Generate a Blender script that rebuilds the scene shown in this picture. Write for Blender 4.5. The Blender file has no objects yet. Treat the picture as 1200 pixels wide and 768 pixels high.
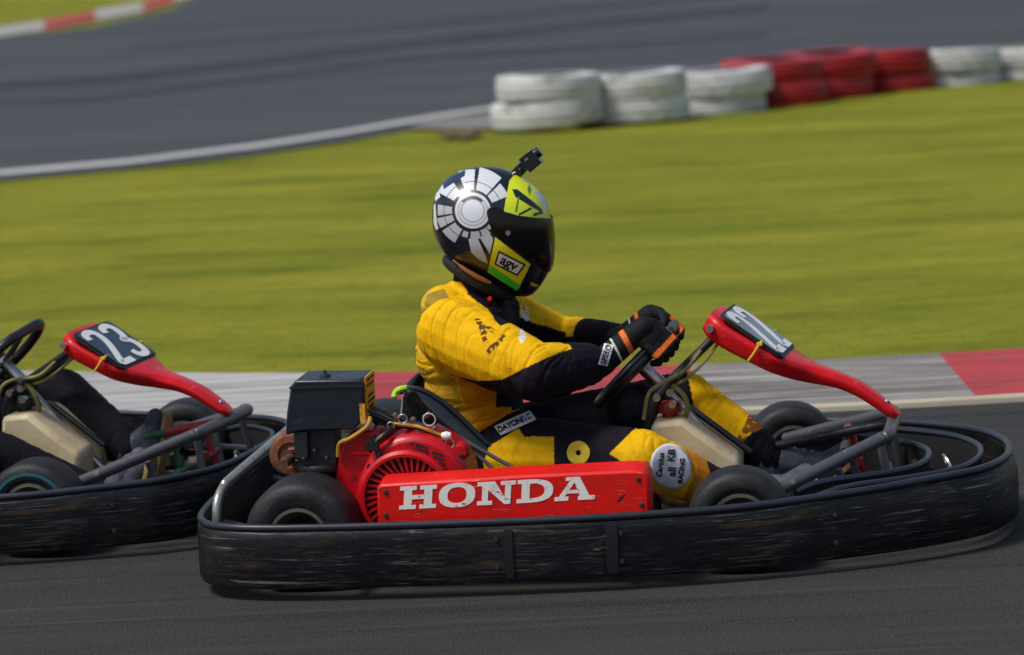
import bpy, bmesh, math, random
import numpy as np
from mathutils import Vector, Matrix, noise
from mathutils.bvhtree import BVHTree
from mathutils.geometry import intersect_point_line
random.seed(7)
R = math.radians
S = bpy.context.scene
COL = S.collection

# ------------------------------------------------------------------ survey of the place
# camera height, distance and tilt recovered from the photograph, used to turn measurements into metres
F_PX = 3700.0; DIST = 8.25; EYE = 1.68; ROLL = R(2.8)
PIT = math.atan((384 + 113) / F_PX)
_f = Vector((0, math.cos(PIT), -math.sin(PIT))); _r = Vector((1, 0, 0)); _u = _r.cross(_f)
CR = _r * math.cos(ROLL) - _u * math.sin(ROLL)
CU = _r * math.sin(ROLL) + _u * math.cos(ROLL)
CP = Vector((0, -DIST, EYE))
KART_O = Vector((0, .08, 0)); KART_A = R(-8)
M22 = Matrix.Translation(KART_O) @ Matrix.Rotation(KART_A, 4, 'Z')
M22i = M22.inverted()
CL = M22i @ CP
def ray(px, py):
    return _f + CR * ((px - 600) / F_PX) - CU * ((py - 384) / F_PX)
def K(px, py, lat=0.0):
    """measured point -> metres in the kart's own frame (x forward, y left, z up) on the plane y = lat"""
    d = M22i.to_3x3() @ ray(px, py)
    t = (lat - CL.y) / d.y
    return CL + d * t
def G(px, py, z=0.0):
    """measured point on the ground -> world metres"""
    d = ray(px, py); t = (z - CP.z) / d.z
    return CP + d * t
def flat(p):
    """slide a point of the kart frame onto the kart's centre plane -> (x, z)"""
    t = (0 - CL.y) / (p[1] - CL.y) if abs(p[1] - CL.y) > 1e-6 else 1
    return (CL.x + (p[0] - CL.x) * t, CL.z + (p[2] - CL.z) * t)
def poly(pts):
    return [(q.x, q.z) for q in (K(a, b, 0) for a, b in pts)]
def inside(pt, pg):
    x, y = pt; c = False; n = len(pg); j = n - 1
    for i in range(n):
        xi, yi = pg[i]; xj, yj = pg[j]
        if (yi > y) != (yj > y) and x < (xj - xi) * (y - yi) / (yj - yi) + xi: c = not c
        j = i
    return c

# ------------------------------------------------------------------ materials
def mat(name, col, rough=.5, metal=0.0, var=.0, vscale=30, vcol=None, bump=0.0, bscale=200, coat=0.0,
        stretch=None, attr=None, spec=.5, detail=4, thresh=(.35, .7), coord='Object', sheen=0.0, trans=0.0):
    m = bpy.data.materials.new(name); m.use_nodes = True
    nt = m.node_tree; N = nt.nodes; L = nt.links; b = N['Principled BSDF']
    b.inputs['Roughness'].default_value = rough; b.inputs['Metallic'].default_value = metal
    b.inputs['Coat Weight'].default_value = coat; b.inputs['Coat Roughness'].default_value = .06
    b.inputs['Specular IOR Level'].default_value = spec
    b.inputs['Sheen Weight'].default_value = sheen
    b.inputs['Transmission Weight'].default_value = trans
    tc = N.new('ShaderNodeTexCoord'); mp = N.new('ShaderNodeMapping'); L.new(tc.outputs[coord], mp.inputs[0])
    if stretch: mp.inputs['Scale'].default_value = stretch
    src = None
    if attr:
        a = N.new('ShaderNodeAttribute'); a.attribute_name = attr; src = a.outputs['Color']
    if var or vcol:
        n = N.new('ShaderNodeTexNoise'); n.inputs['Scale'].default_value = vscale; n.inputs['Detail'].default_value = detail
        n.inputs['Roughness'].default_value = .65
        L.new(mp.outputs[0], n.inputs['Vector'])
        cr = N.new('ShaderNodeMapRange'); cr.inputs[1].default_value = thresh[0]; cr.inputs[2].default_value = thresh[1]
        L.new(n.outputs[0], cr.inputs[0])
        mx = N.new('ShaderNodeMix'); mx.data_type = 'RGBA'
        L.new(cr.outputs[0], mx.inputs[0])
        if src: L.new(src, mx.inputs[6])
        else: mx.inputs[6].default_value = (*col, 1)
        if vcol: mx.inputs[7].default_value = (*vcol, 1)
        else:
            if src:
                mu = N.new('ShaderNodeMix'); mu.data_type = 'RGBA'; mu.blend_type = 'MULTIPLY'; mu.inputs[0].default_value = 1
                L.new(src, mu.inputs[6]); mu.inputs[7].default_value = (1 - var, 1 - var, 1 - var, 1)
                L.new(mu.outputs[2], mx.inputs[7])
            else: mx.inputs[7].default_value = (*[c * (1 - var) for c in col], 1)
        src = mx.outputs[2]
        rr = N.new('ShaderNodeMapRange'); rr.inputs[3].default_value = max(0, rough - .1); rr.inputs[4].default_value = min(1, rough + .15)
        L.new(n.outputs[0], rr.inputs[0]); L.new(rr.outputs[0], b.inputs['Roughness'])
    if src: L.new(src, b.inputs['Base Color'])
    else: b.inputs['Base Color'].default_value = (*col, 1)
    if bump:
        n2 = N.new('ShaderNodeTexNoise'); n2.inputs['Scale'].default_value = bscale; n2.inputs['Detail'].default_value = 3
        L.new(mp.outputs[0], n2.inputs['Vector'])
        bp = N.new('ShaderNodeBump'); bp.inputs['Strength'].default_value = bump; bp.inputs['Distance'].default_value = .004
        L.new(n2.outputs[0], bp.inputs['Height']); L.new(bp.outputs[0], b.inputs['Normal'])
    return m

M = {}
M['steel'] = mat('dark_steel', (.045, .045, .052), .42, .6, .5, 40, bump=.2)
M['tube'] = mat('grey_painted_tube', (.085, .085, .10), .38, .3, .0, 25, vcol=(.10, .06, .04), thresh=(.55, .8))
M['pale_tube'] = mat('worn_pale_tube', (.36, .36, .34), .35, .7, .0, 30, vcol=(.16, .08, .04), thresh=(.5, .75))
M['boltm'] = mat('grimy_bolt', (.05, .035, .028), .6, .3, .4, 60)
M['worn'] = mat('worn_grey_metal', (.20, .19, .19), .45, .6, .0, 60, vcol=(.10, .07, .05))
M['chrome'] = mat('bare_metal', (.6, .58, .56), .25, .95, .3, 50)
M['red'] = mat('red_plastic', (.66, .004, .008), .36, 0, .0, 9, vcol=(.42, .006, .008), thresh=(.4, .8), spec=.35, coat=.1, bump=.05, bscale=60)
M['redpanel'] = mat('red_panel_paint', (.74, .007, .004), .42, 0, .0, 7, vcol=(.50, .006, .004), thresh=(.45, .8), spec=.3, coat=.08, bump=.08, bscale=30)
M['engred'] = mat('engine_red', (.52, .003, .010), .38, .0, .0, 14, vcol=(.24, .004, .008), thresh=(.45, .75), spec=.35, coat=.1, bump=.1, bscale=90)
M['deepred'] = mat('recessed_red_metal', (.045, .002, .003), .6)
M['black'] = mat('black_plastic', (.012, .012, .016), .38, 0, .4, 20, coat=.1)
M['matt'] = mat('matt_black', (.010, .010, .011), .7)
M['seat'] = mat('seat_fibreglass', (.010, .010, .012), .16, 0, .0, 12, vcol=(.03, .03, .035), thresh=(.5, .8), coat=.6)
M['airbox'] = mat('airbox_plastic', (.010, .014, .026), .36, 0, .3, 18, bump=.15, bscale=70)
M['tyre'] = mat('tyre_rubber', (.010, .011, .014), .55, 0, .0, 20, vcol=(.024, .022, .024), thresh=(.4, .75), spec=.35, bump=.3, bscale=120)
M['rimgold'] = mat('wheel_rim_metal', (.38, .35, .30), .35, .8, .4, 30)
M['rust'] = mat('rusty_steel', (.24, .085, .035), .75, .2, .0, 35, vcol=(.10, .035, .02), bump=.4, bscale=120)
M['pinkcap'] = mat('heat_stained_steel', (.22, .10, .09), .5, .5, .4, 40)
M['tank'] = mat('yellowed_tank_plastic', (.56, .47, .30), .45, 0, .0, 9, vcol=(.42, .29, .14), thresh=(.45, .75), spec=.4)
M['cap'] = mat('red_cap', (.30, .01, .012), .4, 0, .3, 40)
M['hose'] = mat('olive_hose', (.30, .26, .07), .45, 0, .4, 40)
M['hoseY'] = mat('amber_fuel_hose', (.62, .34, .05), .35, 0, .4, 40)
M['tie'] = mat('yellow_cable_tie', (.75, .55, .03), .4)
M['label'] = mat('yellow_label', (.72, .40, .02), .45, 0, .0, 45, vcol=(.35, .16, .02), thresh=(.5, .62))
M['ink'] = mat('black_ink', (.008, .008, .010), .5)
M['white'] = mat('white_lettering', (.84, .82, .78), .45, 0, .0, 40, vcol=(.55, .50, .45), thresh=(.55, .8))
M['whitegl'] = mat('white_digits', (.80, .80, .80), .3, 0, .1, 40)
M['plate22'] = mat('blue_grey_plate', (.15, .19, .24), .3, 0, .3, 12, coat=.3)
M['plate23'] = mat('navy_plate', (.006, .018, .045), .3, 0, .3, 12, coat=.3)
M['pan'] = mat('floor_pan', (.09, .09, .09), .5, .7, .6, 20)
M['green'] = mat('green_paint', (.01, .12, .05), .4, 0, .4, 30)
M['pedred'] = mat('red_pedal_paint', (.42, .015, .02), .4, 0, .4, 30)
M['wire'] = mat('wire_sheath', (.02, .02, .02), .45)
M['wirew'] = mat('pale_wire', (.5, .5, .48), .4)
M['neon'] = mat('neon_padding', (.42, .72, .03), .6)
M['orange'] = mat('orange_bolt', (.55, .22, .06), .5, .3)
M['bluetape'] = mat('cyan_sidewall_band', (.02, .10, .15), .45)

def bumper_mat():
    m = mat('scuffed_bumper_plastic', (.0045, .005, .008), .42, 0, .0, 6, vcol=(.010, .010, .013), bump=.5, bscale=26, spec=.25)
    nt = m.node_tree; N = nt.nodes; L = nt.links; b = N['Principled BSDF']
    src = b.inputs['Base Color'].links[0].from_socket
    tc = N.new('ShaderNodeTexCoord')
    def streak(scl, sc, a, c, colr, src, rot=0, detail=6, dist=.6):
        mp = N.new('ShaderNodeMapping'); mp.inputs['Scale'].default_value = scl; mp.inputs['Rotation'].default_value = (0, rot, 0)
        L.new(tc.outputs['Object'], mp.inputs[0])
        n = N.new('ShaderNodeTexNoise'); n.inputs['Scale'].default_value = sc; n.inputs['Detail'].default_value = detail
        n.inputs['Roughness'].default_value = .7; n.inputs['Distortion'].default_value = dist
        L.new(mp.outputs[0], n.inputs[0])
        r = N.new('ShaderNodeMapRange'); r.inputs[1].default_value = a; r.inputs[2].default_value = c; L.new(n.outputs[0], r.inputs[0])
        k = N.new('ShaderNodeTexNoise'); k.inputs['Scale'].default_value = sc * 1.1 + 1.3; k.inputs['Detail'].default_value = 3; L.new(tc.outputs['Object'], k.inputs[0])
        kr = N.new('ShaderNodeMapRange'); kr.inputs[1].default_value = .46; kr.inputs[2].default_value = .60; L.new(k.outputs[0], kr.inputs[0])
        mu = N.new('ShaderNodeMath'); mu.operation = 'MULTIPLY'; L.new(r.outputs[0], mu.inputs[0]); L.new(kr.outputs[0], mu.inputs[1])
        mx = N.new('ShaderNodeMix'); mx.data_type = 'RGBA'; L.new(mu.outputs[0], mx.inputs[0]); L.new(src, mx.inputs[6])
        mx.inputs[7].default_value = (*colr, 1); return mx.outputs[2]
    src = streak((1.3, 1.3, 9), 2.6, .56, .76, (.030, .026, .025), src, .05)
    src = streak((2, 2, 40), 2.6, .57, .72, (.040, .040, .050), src, .05)
    src = streak((1.1, 1.1, 34), 3.7, .57, .64, (.16, .155, .16), src, -.06, 8, 1.0)
    src = streak((.8, .8, 30), 5.1, .59, .64, (.17, .16, .15), src, .10, 8, 2.0)
    src = streak((1.4, 1.4, 14), 3.0, .54, .70, (.075, .046, .025), src, .15)
    src = streak((1.0, 1.0, 22), 6.0, .60, .67, (.15, .12, .09), src, -.3, 8, 3.0)
    src = streak((6, 6, 9), 4.0, .65, .70, (.15, .10, .06), src, 0, 8)
    L.new(src, b.inputs['Base Color'])
    return m
M['bumper'] = bumper_mat()
M['bumrim'] = mat('bumper_rim_plastic', (.020, .024, .038), .34, 0, .0, 10, vcol=(.035, .03, .038), thresh=(.5, .8), spec=.4)

def wear(m, layers):
    """scratches and grime over a finished paint: (mapping scale, noise scale, lo, hi, colour, tilt)"""
    nt = m.node_tree; N = nt.nodes; L = nt.links; b = N['Principled BSDF']; lk = b.inputs['Base Color'].links
    src = lk[0].from_socket if lk else None; tc = N.new('ShaderNodeTexCoord')
    for sc, ns, lo, hi, col, rot in layers:
        mp = N.new('ShaderNodeMapping'); mp.inputs['Scale'].default_value = sc; mp.inputs['Rotation'].default_value = (0, rot, rot * .5); L.new(tc.outputs['Object'], mp.inputs[0])
        n = N.new('ShaderNodeTexNoise'); n.inputs['Scale'].default_value = ns; n.inputs['Detail'].default_value = 8; n.inputs['Roughness'].default_value = .68; n.inputs['Distortion'].default_value = .8; L.new(mp.outputs[0], n.inputs[0])
        r = N.new('ShaderNodeMapRange'); r.inputs[1].default_value = lo; r.inputs[2].default_value = hi; L.new(n.outputs[0], r.inputs[0])
        mx = N.new('ShaderNodeMix'); mx.data_type = 'RGBA'; L.new(r.outputs[0], mx.inputs[0])
        if src: L.new(src, mx.inputs[6])
        else: mx.inputs[6].default_value = b.inputs['Base Color'].default_value
        mx.inputs[7].default_value = (*col, 1); src = mx.outputs[2]
    L.new(src, b.inputs['Base Color'])
for k_ in ('red', 'redpanel'):
    wear(M[k_], [((1, 1, 9), 9, .63, .67, (.16, .012, .010), .5), ((3, 3, 30), 5, .62, .66, (.75, .16, .13), -.3), ((1.5, 1.5, 3), 5, .60, .74, (.20, .03, .02), .2), ((6, 6, 6), 9, .70, .73, (.06, .02, .02), 0)])
wear(M['engred'], [((4, 4, 4), 7, .56, .70, (.05, .006, .006), 0), ((9, 9, 9), 9, .64, .70, (.02, .012, .010), 0)])
wear(M['airbox'], [((2, 2, 8), 7, .58, .68, (.030, .032, .040), .1), ((4, 4, 4), 9, .62, .70, (.05, .04, .03), 0)])
wear(M['tank'], [((3, 3, 3), 6, .58, .74, (.20, .13, .06), 0), ((7, 7, 7), 8, .66, .70, (.07, .05, .03), 0)])
wear(M['tube'], [((6, 6, 6), 9, .60, .66, (.20, .19, .18), 0), ((5, 5, 5), 6, .60, .68, (.10, .045, .02), 0)])
wear(M['white'], [((3, 3, 9), 9, .60, .66, (.32, .10, .08), .3), ((8, 8, 8), 9, .62, .68, (.40, .36, .30), 0)])
wear(M['bumper'], [((1.2, 1.2, 4), 2.2, .58, .80, (.045, .030, .020), .1), ((.7, .7, 16), 2.0, .635, .655, (.16, .155, .15), .25)])
wear(M['tyre'], [((3, 3, 3), 6, .58, .74, (.045, .040, .036), 0)])

# ------------------------------------------------------------------ geometry helpers
def finish(bm, name, m, parent=None, smooth=True, bevel=0.0, angle=40):
    bmesh.ops.recalc_face_normals(bm, faces=bm.faces)
    me = bpy.data.meshes.new(name); bm.to_mesh(me); bm.free()
    for mm in (m if isinstance(m, (list, tuple)) else [m]): me.materials.append(mm)
    if smooth:
        for p in me.polygons: p.use_smooth = True
        me.set_sharp_from_angle(angle=R(angle))
    o = bpy.data.objects.new(name, me); COL.objects.link(o)
    if parent: o.parent = parent
    if bevel:
        b = o.modifiers.new('bevel', 'BEVEL'); b.width = bevel; b.segments = 2; b.limit_method = 'ANGLE'; b.angle_limit = R(35)
    return o
def cr(pts, n=6, closed=False):
    """Catmull-Rom through the points"""
    P = [Vector(p) for p in pts]; out = []; m = len(P)
    rng = range(m) if closed else range(m - 1)
    for i in rng:
        p1, p2 = P[i], P[(i + 1) % m]
        p0 = P[(i - 1) % m] if (closed or i > 0) else p1 * 2 - p2
        p3 = P[(i + 2) % m] if (closed or i + 2 < m) else p2 * 2 - p1
        for k in range(n):
            t = k / n
            out.append(.5 * ((2 * p1) + (p2 - p0) * t + (2 * p0 - 5 * p1 + 4 * p2 - p3) * t * t + (3 * p1 - p0 - 3 * p2 + p3) * t ** 3))
    if not closed: out.append(P[-1])
    return out
def tube(bm, pts, r, closed=False, seg=10, smooth=0):
    P = cr(pts, smooth, closed) if smooth else [Vector(p) for p in pts]
    n = len(P); rad = r if isinstance(r, (list, tuple)) else None
    up = Vector((0, 0, 1)); rings = []; nrm = None
    for i in range(n):
        a = P[(i - 1) % n] if (closed or i > 0) else P[i]; b = P[(i + 1) % n] if (closed or i < n - 1) else P[i]
        t = (b - a).normalized()
        if nrm is None:
            nrm = t.cross(up) if abs(t.dot(up)) < .95 else t.cross(Vector((1, 0, 0)))
        nrm = (nrm - t * nrm.dot(t)).normalized(); bi = t.cross(nrm)
        rr = rad[min(len(rad) - 1, int(round(i * (len(rad) - 1) / max(1, n - 1))))] if rad else r
        rings.append([bm.verts.new(P[i] + nrm * (rr * math.cos(2 * math.pi * k / seg)) + bi * (rr * math.sin(2 * math.pi * k / seg))) for k in range(seg)])
    for i in range(n if closed else n - 1):
        A, B = rings[i], rings[(i + 1) % n]
        for k in range(seg): bm.faces.new((A[k], A[(k + 1) % seg], B[(k + 1) % seg], B[k]))
    if not closed:
        bm.faces.new(rings[0]); bm.faces.new(rings[-1])
def box(bm, c, s, rot=None):
    m = Matrix.Translation(Vector(c)) @ ((rot.to_4x4()) if rot else Matrix()) @ Matrix.Diagonal((s[0], s[1], s[2], 1))
    bmesh.ops.create_cube(bm, size=1, matrix=m)
def prism(bm, pts, y0, y1):
    a = [bm.verts.new((x, y0, z)) for x, z in pts]; b = [bm.verts.new((x, y1, z)) for x, z in pts]
    bm.faces.new(a); bm.faces.new(b); n = len(pts)
    for i in range(n): bm.faces.new((a[i], a[(i + 1) % n], b[(i + 1) % n], b[i]))
def lathe(bm, prof, c, axis='y', seg=48, closed=True):
    """prof: list of (radius, offset along the axis)"""
    c = Vector(c); rings = []
    ax = Vector({'x': (1, 0, 0), 'y': (0, 1, 0), 'z': (0, 0, 1)}[axis]) if isinstance(axis, str) else Vector(axis).normalized()
    e1 = ax.orthogonal().normalized(); e2 = ax.cross(e1)
    for k in range(seg):
        a = 2 * math.pi * k / seg; d = e1 * math.cos(a) + e2 * math.sin(a)
        rings.append([bm.verts.new(c + ax * h + d * r) for r, h in prof])
    n = len(prof)
    for k in range(seg):
        A, B = rings[k], rings[(k + 1) % seg]
        for i in range(n if closed else n - 1):
            bm.faces.new((A[i], A[(i + 1) % n], B[(i + 1) % n], B[i]))
    if not closed:
        for i in (0, n - 1):
            if prof[i][0] > 1e-5: bm.faces.new([rings[k][i] for k in range(seg)])
def loft(bm, rings, cap=True):
    vs = [[bm.verts.new(p) for p in r] for r in rings]; n = len(rings[0])
    for A, B in zip(vs, vs[1:]):
        for k in range(n): bm.faces.new((A[k], A[(k + 1) % n], B[(k + 1) % n], B[k]))
    if cap: bm.faces.new(vs[0]); bm.faces.new(vs[-1])
def rrect(w, h, r, n=4):
    out = []
    for cx, cy, a0 in ((w - r, h - r, 0), (-w + r, h - r, 90), (-w + r, -h + r, 180), (w - r, -h + r, 270)):
        for k in range(n + 1):
            a = R(a0 + 90 * k / n); out.append((cx + r * math.cos(a), cy + r * math.sin(a)))
    return out
def empty(name, M_, **kw):
    o = bpy.data.objects.new(name, None); COL.objects.link(o); o.matrix_world = M_; o.empty_display_size = .2
    for k, v in kw.items(): o[k] = v
    return o
def text_mesh(txt, size=1.0, bold=0.0, align='CENTER', space=1.0):
    c = bpy.data.curves.new('lettering', 'FONT'); c.body = txt; c.size = size; c.offset = bold; c.align_x = align; c.align_y = 'CENTER'
    c.space_character = space; c.resolution_u = 4
    o = bpy.data.objects.new('lettering', c); COL.objects.link(o)
    dg = bpy.context.evaluated_depsgraph_get(); me = bpy.data.meshes.new_from_object(o.evaluated_get(dg))
    bpy.data.objects.remove(o); bpy.data.curves.remove(c)
    bm = bmesh.new(); bm.from_mesh(me); bpy.data.meshes.remove(me)
    return bm
def thicken(bm, vec):
    g = bmesh.ops.extrude_face_region(bm, geom=bm.faces[:])
    bmesh.ops.translate(bm, vec=vec, verts=[v for v in g['geom'] if isinstance(v, bmesh.types.BMVert)])
def lay(bm, o, ex, ey, depth=.002):
    """put flat lettering with origin o and axes ex, ey; give it thickness"""
    o, ex, ey = Vector(o), Vector(ex), Vector(ey); n = ex.cross(ey).normalized()
    for v in bm.verts: v.co = o + ex * v.co.x + ey * v.co.y
    thicken(bm, n * depth)
def sstep(a, b, x):
    t = max(0, min(1, (x - a) / (b - a))); return t * t * (3 - 2 * t)

# slab-serif capitals, unit height, drawn stroke by stroke
def slab_letter(ch):
    """returns (list of polygons, width)"""
    s = .17; st = .27; ov = .09
    P = []
    def rect(x0, y0, x1, y1): P.append([(x0, y0), (x1, y0), (x1, y1), (x0, y1)])
    if ch == 'H':
        W = 1.28
        for cx in (.30, W - .30):
            rect(cx - st / 2, s, cx + st / 2, 1 - s); rect(cx - st / 2 - .145, 0, cx + st / 2 + .145, s); rect(cx - st / 2 - .145, 1 - s, cx + st / 2 + .145, 1)
        rect(.30 + st / 2, .42, W - .30 - st / 2, .60)
        return P, W
    if ch == 'O':
        W = 1.26; n = 40; o = []; i = []
        for k in range(n):
            a = 2 * math.pi * k / n; c, d = math.cos(a), math.sin(a)
            f = lambda v, e: math.copysign(abs(v) ** e, v)
            o.append((W / 2 + (W / 2 - .02) * f(c, .85), .5 + .53 * f(d, .85))); i.append((W / 2 + (W / 2 - .31) * f(c, .85), .5 + .35 * f(d, .85)))
        for k in range(n):
            j = (k + 1) % n; P.append([o[k], o[j], i[j], i[k]])
        return P, W
    if ch == 'N':
        W = 1.30; a, b = .27, W - .27
        rect(a - .10, s, a + .10, 1 - s); rect(.02, 0, .52, s); rect(b - .10, s, b + .10, 1 - s); rect(b - .25, 1 - s, W - .02, 1)
        rect(.0, 1 - s, .37, 1)
        P.append([(.37, 1), (.27, 1 - s), (.37, 1 - s - .12), (b - .10, .0), (b + .10, 0), (b + .10, s), (.55, 1)])
        P[-1] = [(.37, 1 - s - .18), (b - .10, 0), (b + .10, 0), (b + .10, s), (b - .10, .30), (.58, 1), (.37, 1)]
        return P, W
    if ch == 'D':
        W = 1.22; rect(.15, s, .15 + st, 1 - s); rect(.0, 0, .42, s); rect(.0, 1 - s, .42, 1)
        n = 16; o = []; i = []
        for k in range(n + 1):
            a = R(-90 + 180 * k / n); c, d = math.cos(a), math.sin(a); f = lambda v, e: math.copysign(abs(v) ** e, v)
            o.append((.42 + (W - .44) * f(c, .8), .5 + .5 * f(d, .8))); i.append((.42 + (W - .73) * f(c, .8), .5 + .33 * f(d, .8)))
        for k in range(n): P.append([o[k], o[k + 1], i[k + 1], i[k]])
        return P, W
    if ch == 'A':
        W = 1.34; rect(.0, 0, .46, s); rect(.78, 0, W, s)
        P.append([(.14, s), (.33, s), (.60, .84), (.60, 1), (.34, 1), (.34, 1 - .12), (.44, 1 - .12)])
        P[-1] = [(.14, s), (.33, s), (.64, .78), (.56, 1)]
        P.append([(.56, 1), (.64, .78), (.84, s), (1.16, s), (.80, 1)])
        rect(.40, .30, .80, .44); rect(.34, .86, .56, 1)
        return P, W
    return P, .5
def slab_word(word, gap=.05):
    polys = []; x = 0
    for ch in word:
        P, W = slab_letter(ch)
        for p in P: polys.append([(x + a, b) for a, b in p])
        x += W + gap
    return polys, x - gap

# ------------------------------------------------------------------ kart
def bumper_loop(nose=1.0, off=0.0, n=8):
    half = [(1.30, 0), (1.285, .14), (1.225, .285), (1.10, .405), (.90, .53), (.62, .645), (.28, .725), (-.1, .765), (-.45, .775), (-.63, .745), (-.715, .66), (-.745, .5), (-.755, .2)]
    if nose < .9: half = [(1.105, 0), (1.10, .13), (1.092, .26), (1.055, .385), (.985, .475), (.90, .53)] + half[5:]
    full = [(x, -y) for x, y in half] + [(-.757, 0)] + [(x, y) for x, y in reversed(half[1:])]
    pts = []
    for x, y in full:
                pts.append((x, y, 0))
    P = cr(pts, n, True)
    out = []
    m = len(P)
    for i in range(m):
        t = (P[(i + 1) % m] - P[(i - 1) % m]).normalized(); nn = Vector((-t.y, t.x, 0))
        if nn.dot(Vector((P[i].x - .2, P[i].y, 0))) < 0: nn = -nn
        out.append((P[i] + nn * off, nn))
    return out
def rim_z(x): return .185 + .018 * sstep(.5, 1.2, x)
def wheel(parent, c, r, w, steer=0.0, inner=.066, band=False):
    e = bpy.data.objects.new('wheel', None); COL.objects.link(e); e.parent = parent; e.location = c; e.rotation_euler = (0, 0, steer); e.empty_display_size = .05
    h = w / 2
    bm = bmesh.new()
    prof = [(inner + .004, -h * .78), (inner + .012, -h * .92), (r * .72, -h * 1.0), (r * .88, -h * .95), (r * .97, -h * .80), (r, -h * .6), (r * 1.004, 0), (r, h * .6), (r * .97, h * .80), (r * .88, h * .95), (r * .72, h), (inner + .012, h * .92), (inner + .004, h * .78)]
    lathe(bm, prof, (0, 0, 0), 'y', 64)
    finish(bm, 'tyre', M['tyre'], e)
    bm = bmesh.new()
    prof = [(inner + .008, -h * .93), (inner + .010, -h * .86), (inner + .001, -h * .8), (inner - .004, -h * .5), (inner - .02, -h * .2), (inner - .02, h * .2), (inner - .004, h * .5), (inner + .001, h * .8), (inner + .010, h * .86), (inner + .008, h * .93), (inner, h * .93), (inner - .008, h * .6), (inner - .03, h * .15), (.028, h * .1), (.028, -h * .1), (inner - .03, -h * .15), (inner - .008, -h * .6), (inner, -h * .93)]
    lathe(bm, prof, (0, 0, 0), 'y', 48)
    rim = finish(bm, 'rim', M['rimgold'], e)
    bm = bmesh.new()
    lathe(bm, [(.03, -h * .35), (.03, h * .35), (.012, h * .5), (.012, -h * .5)], (0, 0, 0), 'y', 20)
    for k in range(3):
        a = 2 * math.pi * k / 3 + .4; lathe(bm, [(.0001, -h * .42), (.006, -h * .42), (.006, h * .42), (.0001, h * .42)], (.045 * math.cos(a), 0, .045 * math.sin(a)), 'y', 6, False)
    finish(bm, 'hub', M['steel'], e)
    if band:
        bm = bmesh.new(); lathe(bm, [(r * .80, -h * 1.012), (r * .74, -h * 1.018), (r * .74, -h * .97), (r * .80, -h * .96)], (0, 0, 0), 'y', 64)
        finish(bm, 'sidewall_band', M['bluetape'], e)
    return e

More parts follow.
